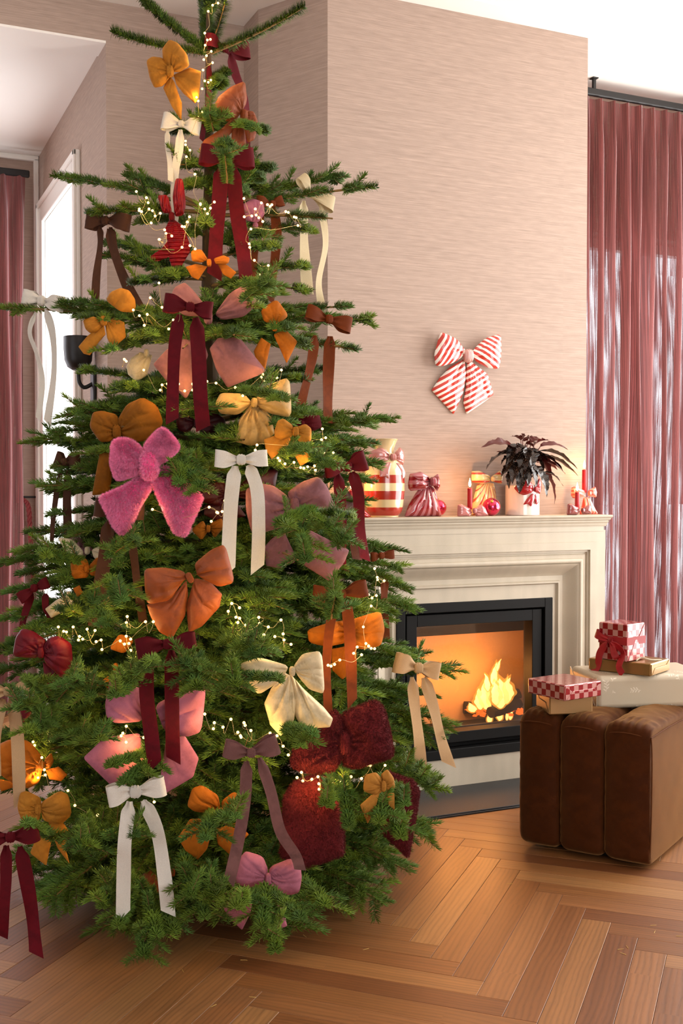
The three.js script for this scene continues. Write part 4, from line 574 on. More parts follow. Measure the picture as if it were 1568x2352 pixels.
// ---------------------------------------------------------------- striped bow pinned to the chimney
const stripes = (a, b, n, share = 0.5) => { const A = new THREE.Color(a).convertLinearToSRGB(), B = new THREE.Color(b).convertLinearToSRGB(); return texture(64, 4, (u) => { const c = (u * n) % 1 < share ? A : B; return [c.r, c.g, c.b]; }, true); };
const WALLN = V(0, 0, 1);
{
  const T = again(stripes('#c8382a', '#fbf3ea', 1, 0.52), 1 / 0.0225, 1);
  const m = phys(0xffffff, { map: T, roughness: 0.28, clearcoat: 0.5, clearcoatRoughness: 0.2 });
  const F = { at: V(atZ(1072, 818, FACE + 0.03).x, atZ(1072, 818, FACE + 0.03).y, FACE + 0.028), face: WALLN, group: 'striped bow', noShield: true };
  const b = padded('striped_bow', 'shiny red and white diagonally striped bow pinned to the wallpapered chimney', m, 1074, 816, { ...F, knot: 24, knotW: 0.9, shape: { t: 0.22, amp: 0.55, pleats: 7, reach: 0.45, back: 0.3 },
    loops: [[[1010, 762], [1046, 778], [1072, 812], [1040, 834], [1012, 842], [998, 840], [995, 815], [1003, 785]]], tails: [[[1066, 824], [1071, 860], [1064, 905], [1044, 952], [1020, 925], [993, 896], [1012, 866], [1035, 842]], [[1074, 824], [1090, 836], [1120, 858], [1136, 906], [1112, 925], [1074, 951], [1066, 924], [1071, 890], [1071, 850]]], tailShape: { t: 0.16, amp: 0.6, reach: 0.6, uvRot: 1.05, back: 0.2 }, tailZ: -0.010 });
  const q = [[1080, 812], [1092, 795], [1114, 776], [1147, 767], [1149, 805], [1144, 848], [1120, 846], [1092, 832]].map(([x, y]) => b.F.loc(x, y));
  obj('loop', puff(q, V2(0, 0), { t: 0.22, amp: 0.5, pleats: 7, reach: 0.45, back: 0.3, seed: 3, uvRot: -1.05, z: 0.006 }), m, b.g);
  b.made[b.made.length - 2].geometry = puff([[1010, 762], [1046, 778], [1072, 812], [1040, 834], [1012, 842], [998, 840], [995, 815], [1003, 785]].map(([x, y]) => b.F.loc(x, y)), V2(0, 0), { t: 0.22, amp: 0.5, pleats: 7, reach: 0.45, back: 0.3, seed: 8, uvRot: 0.55, z: 0.006 });
}
// ---------------------------------------------------------------- things on the mantel shelf
const shelfPt = (px, z) => { const p = atZ(px, 1186, z); return V(p.x, SHELF, z); };
function candle(parentName, label, x, y, z, h, power) {
  const g = group('red_candle', label, 'candle', V(x, y, z), 0, 'lit red candles on the mantel shelf'), r = 0.0105;
  obj('wax', lathe([[0.0001, 0], [r, 0.0005], [r * 1.01, h * 0.5], [r * 0.97, h - 0.004], [r * 0.8, h - 0.001], [r * 0.4, h - 0.004], [0.0001, h - 0.005]], 28), phys('#c3161c', { roughness: 0.4, transmission: 0.12, thickness: 0 }), g);
  obj('wick', tube([V(0, h - 0.006, 0), V(0.0006, h + 0.004, 0), V(0.002, h + 0.010, 0.0006)], 0.0009, 6), M.black, g);
  const f = lathe([[0.0001, 0], [0.0042, 0.004], [0.0062, 0.011], [0.0052, 0.020], [0.0026, 0.030], [0.0001, 0.040]], 20).translate(0, h + 0.003, 0);
  obj('flame', f, M.flame, g);
  const l = new THREE.PointLight(new THREE.Color(1, 0.46, 0.15), power); l.position.set(x, y + h + 0.017, z); l.shadow.radius = 0.35; l.castShadow = true; l.name = 'candle_light'; scene.add(l);
}
{ // tall striped vase
  const p = shelfPt(882, -4.150), g = group('striped_vase', 'tall cream vase with red bands and a pink ceramic bow round its neck', 'vase', p), s = 0.325 / 182;
  const pts = [[0.001, 0], [31, 0.3], [34, 3], [42, 16], [46, 40], [48, 65], [47.5, 90], [45, 110], [38, 126], [30, 138], [25, 146], [23, 154], [24.5, 164], [29, 176], [32.5, 182], [31, 182.6], [28, 176], [22, 160], [21, 140], [0.001, 130]].map(([r, y]) => [Math.max(0.0005, r * s), y * s]);
  const body = new THREE.LatheGeometry(new THREE.SplineCurve(pts.slice(0, 15).map((q) => V2(...q))).getPoints(90).concat(pts.slice(15).map((q) => V2(...q))), 64);
  { const q = body.attributes.position, uv = body.attributes.uv; for (let i = 0; i < q.count; i++) uv.setXY(i, 0.5, q.getY(i) / (182 * s) * 0.999); }
  const A = new THREE.Color('#a82c1c').convertLinearToSRGB(), B = new THREE.Color('#dcc491').convertLinearToSRGB(), band = texture(4, 512, (u, v) => { const y = v * 182; const red = (y > 4 && y < 23) || (y > 41 && y < 61) || (y > 79 && y < 98); const c = red ? A : B; return [c.r, c.g, c.b]; }, true);
  obj('body', body, glaze('#ffffff', band), g);
  const pk = glaze('#bf7a72'), K = { K: V(p.x, SHELF + 0.247, p.z), N: WALLN, X: V(1, 0, 0) };
  const loc = (x, y) => { const r = ray(x, y), t = (p.z + 0.05 - EYE.z) / r.z, q = r.multiplyScalar(t).add(EYE); return V2(q.x - p.x, q.y - SHELF); };
  const bow = lit(new THREE.Mesh(knotGeo(0.024, 0.030, 0.028, 2).translate(loc(899, 1050).x, loc(899, 1050).y, 0.062), pk)); bow.name = 'bow'; g.add(bow);
  const kn = loc(899, 1050), lp = (a, o) => puff(a.map(([x, y]) => loc(x, y)), kn, o);
  obj('loop', lp([[851, 1048], [856, 1036], [876, 1026], [894, 1040], [894, 1060], [872, 1068], [852, 1060]], { t: 0.36, z: 0.052, seed: 1, tilt: (q) => -0.25 * Math.abs(q.x - kn.x) }), pk, bow);
  obj('loop', lp([[906, 1040], [920, 1026], [930, 1034], [934, 1052], [930, 1070], [908, 1060]], { t: 0.36, z: 0.052, seed: 4, tilt: (q) => -0.35 * Math.abs(q.x - kn.x) }), pk, bow);
  obj('tail', lp([[893, 1062], [886, 1085], [884, 1100], [876, 1094], [863, 1096], [866, 1078], [880, 1062]], { t: 0.16, z: 0.068, seed: 2, tilt: (q) => 0.25 * (kn.y - q.y) - 0.1 * Math.abs(q.x - kn.x) }), pk, bow);
  obj('tail', lp([[905, 1062], [914, 1082], [919, 1102], [926, 1096], [929, 1086], [920, 1066]], { t: 0.16, z: 0.066, seed: 3, tilt: (q) => 0.1 * (kn.y - q.y) - 0.2 * Math.abs(q.x - kn.x) }), pk, bow);
}
function ceramicBow(name, label, category, px, z, o) {                            // a vase or holder shaped like a bow, from its outline
  const p = shelfPt(px, z), g = group(name, label, category, p, 0, o.group), loc = (x, y) => { const r = ray(x, y), t = z / r.z, q = r.multiplyScalar(t).add(EYE); return V2(q.x - p.x, Math.max(q.y - SHELF, 0.0)); }, kn = loc(...o.knot);
  (o.pieces ?? []).forEach(([part, outline, mat, extra], i) => obj(part, puff(outline.map(([x, y]) => loc(x, y)), kn, { t: 0.27, round: 0.08, seed: i * 2 + px * 0.1, wrinkle: 0.3, back: 0.8, amp: 0.5, ...extra }), mat, g));
  const k = o.k ?? 12, s = 0.00178; const m = obj('knot', knotGeo(k * s, k * 1.4 * s, k * 1.2 * s, 1), o.knotMat ?? o.pieces[0][2], g); m.position.set(kn.x, kn.y, (o.kz ?? 0.02)); return g;
}
const redPink = again(stripes('#86101a', '#b0646a', 1, 0.5), 1 / 0.034, 1), creamRed = again(stripes('#dcbf84', '#b8452f', 1, 0.74), 1 / 0.036, 1);
{
  const gl = glaze('#ffffff', redPink), up = redPink.clone(); const glV = glaze('#ffffff', again(redPink, 1 / 0.032, 1));
  ceramicBow('bow_vase', 'glossy red and pink striped vase shaped like a bow, next to the tall banded vase', 'vase', 972, -4.145, { knot: [983, 1106], k: 15, kz: 0.04, pieces: [
    ['body', [[965, 1118], [986, 1112], [998, 1122], [1006, 1150], [1014, 1189], [972, 1190], [928, 1189], [938, 1160], [952, 1136]], glV, { t: 0.2, amp: 0.3, pleats: 12, reach: 1.4, round: 0.06, fan: 0.16, fine: 0 }],
    ['loop', [[932, 1110], [936, 1088], [960, 1083], [980, 1095], [982, 1114], [970, 1124], [938, 1128], [933, 1122]], gl, { t: 0.4, z: 0.02, uvRot: Math.PI / 2 }],
    ['loop', [[986, 1098], [1000, 1088], [1003, 1100], [1004, 1118], [998, 1128], [986, 1112]], gl, { t: 0.4, z: 0.02, uvRot: Math.PI / 2 }]] });
  const glC = glaze('#ffffff', creamRed);
  ceramicBow('bow_vase', 'cream vase with thin red stripes shaped like a bow, beside the potted plant', 'vase', 1110, -4.195, { knot: [1123, 1100], k: 9, kz: 0.03, pieces: [
    ['body', [[1096, 1112], [1122, 1108], [1134, 1110], [1140, 1150], [1142, 1186], [1080, 1186], [1086, 1150], [1092, 1126]], glC, { t: 0.18, amp: 0.25, pleats: 10, reach: 1.4, round: 0.06, fan: 0.16, fine: 0 }],
    ['loop', [[1078, 1098], [1079, 1082], [1096, 1081], [1120, 1092], [1122, 1106], [1104, 1112], [1080, 1108]], glC, { t: 0.32, z: 0.015, uvRot: Math.PI / 2 }],
    ['loop', [[1125, 1094], [1144, 1080], [1150, 1094], [1147, 1112], [1126, 1106]], glC, { t: 0.32, z: 0.015, uvRot: Math.PI / 2 }]] });
  const pk = glaze('#c07672');
  ceramicBow('bow_candle_holder', 'pink ceramic bow candle holder in front of the cream striped vase', 'candle holder', 1083, -4.085, { group: 'ceramic bow candle holders', knot: [1086, 1173], k: 9, kz: 0.012, pieces: [
    ['loop', [[1050, 1186], [1051, 1160], [1058, 1157], [1080, 1168], [1084, 1178], [1078, 1187], [1060, 1188]], pk, { t: 0.30 }],
    ['loop', [[1090, 1168], [1104, 1158], [1114, 1166], [1121, 1184], [1112, 1187], [1092, 1187]], pk, { t: 0.30 }]] });
  candle('c', 'lit red candle in the pink ceramic bow holder', shelfPt(1079, -4.09).x, SHELF + 0.030, -4.092, 0.092, 0.11);
  const plum = glaze('#8a4442');
  ceramicBow('bow_candle_holder', 'plum brown ceramic bow candle holder at the curtain end of the shelf', 'candle holder', 1330, -4.09, { group: 'ceramic bow candle holders', knot: [1334, 1172], k: 8, kz: 0.012, pieces: [
    ['loop', [[1301, 1183], [1303, 1158], [1310, 1156], [1328, 1166], [1331, 1176], [1324, 1184]], plum, { t: 0.30 }],
    ['loop', [[1337, 1168], [1352, 1158], [1356, 1162], [1357, 1181], [1336, 1180]], plum, { t: 0.30 }]] });
  candle('c', 'shorter lit red candle in the plum brown holder by the curtain', shelfPt(1326.5, -4.10).x, SHELF + 0.026, -4.105, 0.078, 0.06);
  const coral = glaze('#ffffff', again(stripes('#e0503c', '#f09a7c', 1, 0.6), 1 / 0.016, 1));
  ceramicBow('bow_candle_holder', 'tall coral striped ceramic bow candle holder behind the plum brown one', 'candle holder', 1342, -4.165, { group: 'ceramic bow candle holders', knot: [1347, 1133], k: 8, kz: 0.02, pieces: [
    ['loop', [[1312, 1120], [1318, 1117], [1342, 1126], [1344, 1140], [1316, 1145], [1311, 1138]], coral, { t: 0.3, uvRot: Math.PI / 2 }],
    ['loop', [[1350, 1127], [1366, 1117], [1370, 1130], [1368, 1143], [1350, 1140]], coral, { t: 0.3, uvRot: Math.PI / 2 }],
    ['body', [[1340, 1142], [1353, 1142], [1362, 1162], [1373, 1182], [1352, 1185], [1330, 1184], [1336, 1162]], coral, { t: 0.26, amp: 0.5 }]] });
  candle('c', 'taller lit red candle in the coral holder beside the curtain', shelfPt(1342.5, -4.175).x, SHELF + 0.098, -4.180, 0.108, 0.065);
  const rd = glaze('#b3161c');
  ceramicBow('bow_candle_holder', 'red ceramic bow candle holder between the tree and the tall banded vase', 'candle holder', 812, -4.115, { group: 'ceramic bow candle holders', knot: [815, 1174], k: 9, kz: 0.012, pieces: [
    ['loop', [[788, 1188], [792, 1164], [806, 1162], [814, 1174], [810, 1188]], rd, { t: 0.30 }],
    ['loop', [[817, 1172], [830, 1164], [838, 1172], [852, 1186], [846, 1190], [818, 1188]], rd, { t: 0.30 }]] });
  candle('c', 'lit red candle glimpsed between the burgundy ribbon tails beside the banded vase', shelfPt(809, -4.12).x, SHELF + 0.028, -4.128, 0.086, 0.10);
}
function bauble(label, px, py, r, z, tilt) {
  const c = atZ(px, py, z), g = group('christmas_bauble', label, 'bauble', V(c.x, SHELF, z), 0, 'shiny baubles on the mantel shelf');
  const T = texture(256, 128, (u, v) => { const a = u * 6.2832 * 6, pet = 0.5 + 0.5 * Math.cos(a), band = Math.abs(v - 0.5), f = Math.sin(v * 40) * 0.5 + 0.5; const k = smooth(pet * (0.6 + 0.4 * f), 0.62, 0.78) * smooth(0.42 - band, 0, 0.1); return [0.86 * (1 - k) + 0.80 * k, 0.12 * (1 - k) + 0.24 * k, 0.34 * (1 - k) + 0.22 * k]; }, true);
  const s = new THREE.Group(); const b = obj('ball', lathe([...Array(33)].map((_, i) => { const t = -Math.PI / 2 + Math.PI * i / 32; return [Math.max(0.0001, r * Math.cos(t)), r * Math.sin(t) * 0.985]; }), 48), phys('#ffffff', { map: T, metalness: 0.75, roughness: 0.12, clearcoat: 1 }), g); b.position.y = r; b.rotation.set(tilt, 0.4, tilt * 0.6);
  const cap = obj('cap', [lathe([[0.0001, 0.006], [0.006, 0.006], [0.0065, 0], [0.0065, -0.003]], 20).translate(0, r * 1.0, 0), new THREE.TorusGeometry(0.004, 0.0007, 6, 16).translate(0, r * 1.0 + 0.010, 0)], M.gold, b);
}
bauble('shiny pink bauble with a gold pattern leaning against the white plant pot', 1128, 1165, 0.0395, -4.105, 0.7);
bauble('shiny pink bauble half hidden behind the red striped bow vase', 1006, 1164, 0.036, -4.172, -0.4);
{ // begonia in a white pot
  const p = shelfPt(1199, -4.150), g = group('potted_begonia', 'dark-leaved begonia in a white cylinder pot with a red ceramic bow', 'potted plant', p);
  const r = 0.0755, h = 0.134;
  obj('pot', lathe([[0.0001, 0], [r - 0.004, 0], [r, 0.003], [r, h - 0.003], [r - 0.002, h], [r - 0.006, h - 0.002], [r - 0.007, 0.10], [0.0001, 0.098]], 64), glaze('#f3dcd2'), g);
  obj('soil', lathe([[0.0001, h - 0.016], [r - 0.008, h - 0.018]], 32), std('#22150e'), g);
  const rd = glaze('#b0222a'), zf = p.z + r, loc = (x, y) => { const q = atZ(x, y, zf); return V2(q.x - p.x, q.y - SHELF); }, kn = loc(1226, 1124), wrap = (q) => Math.sqrt(Math.max(0.0001, (r + 0.006) ** 2 - Math.min(q.x * q.x, r * r * 0.98))) ;
  const bow = obj('bow', knotGeo(0.020, 0.024, 0.02, 2).translate(kn.x, kn.y, wrap(kn) + 0.008), rd, g), lp = (a, o) => obj(o.k, puff(a.map(([x, y]) => loc(x, y)), kn, { t: 0.3, tilt: wrap, amp: 0.4, ...o }), rd, bow);
  lp([[1189, 1120], [1204, 1100], [1210, 1098], [1222, 1115], [1222, 1130], [1204, 1138], [1196, 1134]], { k: 'loop', seed: 1 }); lp([[1229, 1114], [1238, 1098], [1246, 1104], [1246, 1126], [1240, 1136], [1229, 1128]], { k: 'loop', seed: 2 });
  lp([[1221, 1132], [1227, 1140], [1222, 1156], [1217, 1164], [1211, 1157], [1202, 1160], [1210, 1145]], { k: 'tail', seed: 3, t: 0.16 }); lp([[1228, 1132], [1238, 1146], [1236, 1156], [1229, 1160], [1225, 1146]], { k: 'tail', seed: 4, t: 0.16 });
  const Tl = texture(256, 128, (u, v) => { const sp = noise(u * 34, v * 22, 3) > 0.42 ? 1 : 0, k = 0.10 + 0.05 * noise(u * 8, v * 8, 1); return [k * 1.25 + 0.4 * sp, k * 0.85 + 0.36 * sp, k * 0.7 + 0.32 * sp]; }, true);
  const leafM = phys(0xffffff, { map: Tl, roughness: 0.25, clearcoat: 0.3, side: THREE.DoubleSide }), leafR = phys('#5a1a16', { roughness: 0.35, side: THREE.DoubleSide, transmission: 0.25, thickness: 0 }), stemM = std('#6a2a20', { roughness: 0.5 });
  const leaf = (A, B, w, roll, seed, sag) => {                                     // a long jagged pointed leaf from its stalk at A to its tip at B
    const dir = B.clone().sub(A), L = dir.length(); dir.normalize(); const side = dir.clone().cross(V(0, 1, 0)); if (side.length() < 0.1) side.set(1, 0, 0); side.normalize().applyAxisAngle(dir, roll); const up = side.clone().cross(dir).normalize();
    return surface(8, 30, (a, t) => { const s = a * 2 - 1, prof = Math.pow(Math.sin(Math.PI * Math.pow(t, 0.62)), 0.85) * (1 - 0.25 * t) * (s < 0 ? 1 : 0.8), jag = 1 - 0.18 * Math.abs(Math.sin(t * 20 + seed)), ww = w * prof * jag * s, q = A.clone().addScaledVector(dir, t * L).addScaledVector(side, ww).addScaledVector(up, 0.35 * Math.abs(ww) + 0.10 * L * Math.sin(t * Math.PI) + 0.06 * w * Math.sin(t * 19 + seed * 2) * Math.abs(s)); q.y -= sag * L * t * t; return [q.x, q.y, q.z, t, a]; });
  };
  // [stalk end x, y, tip x, y, forward offset of the tip, half width, roll, red underside]
  const leaves = [[1180, 1030, 1104, 1018, 0.02, 15, 0.5, 1], [1176, 1040, 1116, 1070, 0.05, 15, 0.3, 0], [1196, 1012, 1172, 1000, 0.0, 10, 0, 1], [1200, 1010, 1196, 994, -0.03, 9, 1.2, 1], [1190, 1022, 1165, 1062, 0.07, 14, 0.2, 0], [1188, 1060, 1176, 1106, 0.085, 13, 0, 0], [1196, 1062, 1192, 1128, 0.09, 14, 0.2, 0], [1204, 1050, 1230, 1118, 0.095, 12, 0, 0], [1212, 1012, 1214, 998, -0.02, 10, 0.8, 1], [1220, 1016, 1240, 1004, 0.0, 10, 0.4, 1], [1226, 1024, 1260, 1008, 0.03, 13, 0.2, 1], [1240, 1026, 1312, 1031, 0.02, 9, 0.4, 1], [1236, 1036, 1327, 1068, 0.03, 10, 0.2, 0], [1232, 1044, 1298, 1082, 0.06, 11, 0.1, 0], [1240, 1050, 1328, 1083, 0.0, 8, 0.3, 0], [1226, 1060, 1298, 1080, 0.05, 12, 0.4, 1], [1228, 1058, 1280, 1072, -0.02, 12, 0.5, 1], [1236, 1080, 1255, 1136, 0.08, 10, 0.1, 0], [1248, 1082, 1274, 1150, 0.04, 10, 0.2, 1], [1250, 1084, 1293, 1112, 0.06, 8, 0.2, 0], [1180, 1070, 1150, 1090, 0.02, 11, 0.3, 0], [1176, 1052, 1140, 1034, -0.02, 10, 0.3, 1], [1210, 1030, 1222, 1070, 0.08, 15, 0, 0], [1200, 1026, 1180, 1058, 0.08, 14, 0.1, 0], [1216, 1040, 1262, 1060, 0.07, 14, 0, 0], [1222, 1070, 1244, 1100, 0.09, 12, 0, 0], [1196, 1030, 1160, 1080, 0.05, 13, 0.3, 0], [1206, 1028, 1200, 1092, 0.10, 14, 0.1, 0], [1214, 1032, 1250, 1090, 0.05, 13, 0.2, 0], [1190, 1046, 1150, 1060, 0.06, 12, 0.2, 0], [1206, 1020, 1230, 1030, 0.06, 12, 0.3, 1], [1216, 1050, 1270, 1046, 0.06, 12, 0.2, 0], [1186, 1018, 1206, 1050, 0.09, 12, 0.3, 0], [1180, 1080, 1168, 1118, 0.06, 10, 0.2, 0], [1230, 1040, 1268, 1100, 0.02, 11, 0.4, 1], [1198, 1070, 1214, 1112, 0.10, 11, 0, 0]];
  const stalks = [];
  leaves.forEach(([ax, ay, bx, by, f, w, roll, red], i) => {
    const A = atZ(ax, ay, p.z + f * 0.45).sub(p), B = atZ(bx, by, p.z + f).sub(p);
    obj('leaf', leaf(A, B, w * 0.00178 * 1.9, roll * (i % 2 ? 1 : -1), i * 1.7, 0.10), red ? leafR : leafM, g);
    stalks.push(tube([V(rr(-0.02, 0.02), h - 0.02, rr(-0.02, 0.02)), V(A.x * 0.45, (h + A.y) / 2 + 0.01, A.z * 0.5), A], 0.0022, 6));
  });
  obj('stems', stalks, stemM, g);
}
// ---------------------------------------------------------------- ottoman and presents
const OT = V(2.446, 0, -2.951), OX = V(0.535, 0, 0.845).normalize(), OZ = V(-OX.z, 0, OX.x), OTURN = Math.atan2(-OX.z, OX.x), OW = 0.485, OD = 0.52, OH = 0.487;
{
  const c = OT.clone().addScaledVector(OX, -OW / 2).addScaledVector(OZ, -OD / 2), g = group('velvet_ottoman', 'brown velvet ottoman with deep channels carrying the wrapped presents', 'ottoman', c, OTURN);
  const vel = phys('#4c2306', { map: T_nap, roughness: 0.75, specularIntensity: 0.2, sheen: 1, sheenColor: new THREE.Color(0.95, 0.50, 0.19), sheenRoughness: 0.75, bumpMap: T_grit, bumpScale: 0.0003 }), w3 = OW / 3;
  const lobe = (x0, x1, sideR, sideL, seed) => { // one padded channel: front, top and back in one run
    const w = x1 - x0, g1 = new THREE.BoxGeometry(w, OH - 0.012, OD, 26, 44, 44), p = g1.attributes.position, hw = w / 2, hh = (OH - 0.012) / 2, hd = OD / 2;
    for (let i = 0; i < p.count; i++) {
      let x = p.getX(i), y = p.getY(i), z = p.getZ(i); const r = 0.040;
      const cx = clamp(x, -hw + (sideL ? r : 0.030), hw - (sideR ? r * 0.5 : 0.030)), cy = clamp(y, -hh + r, hh - r * 1.05), cz = clamp(z, -hd + r, hd - r * 0.8), d = V(x - cx, y - cy, z - cz), l = d.length();
      if (l > 1e-6) { const rx = Math.min(r, l); d.multiplyScalar(Math.min(1, (r * 0.92) / Math.max(l, r * 0.92))); x = cx + d.x; y = cy + d.y; z = cz + d.z; }
      const u = x / hw, bulge = Math.max(0, 1 - u * u), fy = Math.max(0, 1 - (y / hh) ** 2), fz = Math.max(0, 1 - (z / hd) ** 2);
      const seam = Math.exp(-Math.abs(Math.abs(u) - 1) * 5), wr = 0.0025 * noise(x * 20 + seed, y * 26, z * 26 + seed) + 0.006 * seam * noise(y * 46, z * 46 + x * 20, seed);
      if (z > hd * 0.8) z += 0.024 * bulge * Math.pow(fy, 0.4) + wr; if (y > hh * 0.8) y += 0.024 * bulge * Math.pow(fz, 0.35) + wr + 0.004 * noise(x * 12, z * 12, seed);
      if (y > hh * 0.7 && z > hd * 0.7) { const k = 0.005 * Math.sin(x * 240 + seed) * Math.exp(-Math.abs(u) * 0.5); y += k * 0.6; }
      if (sideR && x > hw * 0.8) x += 0.008 * Math.pow(fy, 0.5) * Math.pow(fz, 0.5) + 0.0012 * noise(y * 9, z * 9, seed);
      p.setXYZ(i, x, y, z);
    }
    let q = g1; q.deleteAttribute('normal'); const uv = q.attributes.uv; q.deleteAttribute('uv'); q = mergeVertices(q, 1e-5); q.computeVertexNormals(); meters; const n = q.toNonIndexed(), nn = n.attributes.normal.clone(); const m = meters(n); m.setAttribute('normal', nn);
    return m.translate((x0 + x1) / 2, hh + 0.012, 0);
  };
  for (let i = 0; i < 3; i++) obj('channel', lobe(-OW / 2 + i * w3 + (i ? 0.001 : 0), -OW / 2 + (i + 1) * w3 - (i < 2 ? 0.001 : 0), i === 2, i === 0, i * 3.1), vel, g);
  const yT = OH - 0.046, pip = [];
  for (let i = 0; i < 3; i++) { const a = -OW / 2 + i * w3 + 0.012, b = a + w3 - 0.024, q = []; for (let k = 0; k <= 10; k++) { const t = k / 10, u = t * 2 - 1; q.push(V(lerp(a, b, t), yT + 0.012 * (1 - u * u) + 0.010, OD / 2 - 0.0005 + 0.0165 * (1 - u * u))); } pip.push(tube(q, 0.0022, 5)); }
  const ex = OW / 2 - 0.008; pip.push(tube([V(ex + 0.008, 0.04, OD / 2 - 0.008), V(ex + 0.014, 0.2, OD / 2 - 0.001), V(ex + 0.014, yT - 0.03, OD / 2 - 0.002), V(ex + 0.010, yT + 0.01, OD / 2 - 0.006)], 0.0024, 5), tube([V(ex + 0.010, yT + 0.01, OD / 2 - 0.006), V(ex + 0.016, yT + 0.018, OD / 4), V(ex + 0.017, yT + 0.018, 0), V(ex + 0.012, yT + 0.010, -OD / 2 + 0.02)], 0.0024, 5));
  obj('piping', pip, velvet('#5e3210', { light: 0.4 }), g);
  obj('base', rbox(OW - 0.14, 0.03, OD - 0.14, 0.008).translate(0, 0.015, 0), M.black, g);
}
const canvasTex = (w, h, draw, ru, rv) => { const c = document.createElement('canvas'); c.width = w; c.height = h; draw(c.getContext('2d'), w, h); const t = new THREE.CanvasTexture(c); t.colorSpace = THREE.SRGBColorSpace; t.wrapS = t.wrapT = THREE.RepeatWrapping; t.repeat.set(ru, rv); return t; };
const T_check = canvasTex(128, 128, (x) => { x.fillStyle = '#8e1219'; x.fillRect(0, 0, 128, 128); x.fillStyle = '#c38b84'; x.fillRect(0, 0, 64, 64); x.fillRect(64, 64, 64, 64); }, 1 / 0.044, 1 / 0.044);
const T_sprigs = canvasTex(1024, 1024, (x) => {
  x.fillStyle = '#b5a891'; x.fillRect(0, 0, 1024, 1024); x.strokeStyle = x.fillStyle = '#d2c8b4'; x.lineWidth = 5;
  for (let k = 0; k < 26; k++) { x.save(); x.translate(rnd() * 1024, rnd() * 1024); x.rotate(rnd() * 6.28); x.beginPath(); x.moveTo(0, 0); x.quadraticCurveTo(50, 26, 110, 10); x.stroke(); for (let i = 0; i < 7; i++) { const s = i % 2 ? 1 : -1; x.save(); x.translate(12 + i * 15, 6 + 10 * Math.sin(i * 0.5)); x.rotate(s * 0.9); x.beginPath(); x.ellipse(20, 0, 17, 6, 0, 0, 7); x.fill(); x.restore(); } x.restore(); }
}, 1 / 0.36, 1 / 0.36);
const paper = { check: phys(0xffffff, { map: T_check, roughness: 0.25, metalness: 0.25, clearcoat: 0.5 }), sprig: phys(0xffffff, { map: T_sprigs, roughness: 0.45 }), gold: phys('#9a7848', { roughness: 0.3, metalness: 0.65 }), kraft: phys('#9c7648', { roughness: 0.42, metalness: 0.4 }) };
function present(label, mat, P, turn, w, h, d, o = {}) {                        // P is the middle of its base
  const g = group('gift_box', label, 'gift', P, turn, 'wrapped presents on the ottoman'), geo = rbox(w, h, d, o.r ?? 0.005, 3);
  const q = geo.attributes.position; for (let i = 0; i < q.count; i++) { const x = q.getX(i), y = q.getY(i), z = q.getZ(i), k = (o.soft ?? 0.0015) * noise(x * 16 + w * 40, y * 22, z * 16); q.setXYZ(i, x + k, y + k, z - k); }
  geo.translate(0, h / 2, 0); obj('wrapping', geo, mat, g);
  for (const s of [-1, 1]) {                                                   // the paper folded over each end: two slanting side flaps and a pointed one
    const flap = (pts) => { const sh = new THREE.Shape(pts.map((p) => V2(p[0], p[1]))), e = new THREE.ExtrudeGeometry(sh, { depth: 0.0012, bevelEnabled: true, bevelSize: 0.0006, bevelThickness: 0.0005, bevelSegments: 1 }); return meters(e.rotateY(s * Math.PI / 2).translate(s * (w / 2 + 0.0002), 0, 0)); };
    const a = d / 2 - 0.004, t = Math.min(h * 0.62, a * 0.9);
    obj('end_fold', flap([[-a, 0.003], [-a, h - 0.004], [-a + t, h / 2]]), mat, g); obj('end_fold', flap([[a, 0.003], [a - t, h / 2], [a, h - 0.004]]), mat, g); obj('end_fold', flap([[-a + 0.004, 0.004], [a - 0.004, 0.004], [a - t, h * 0.56], [-a + t, h * 0.56]]).translate(s * 0.0014, 0, 0), mat, g);
  }
  return g;
}
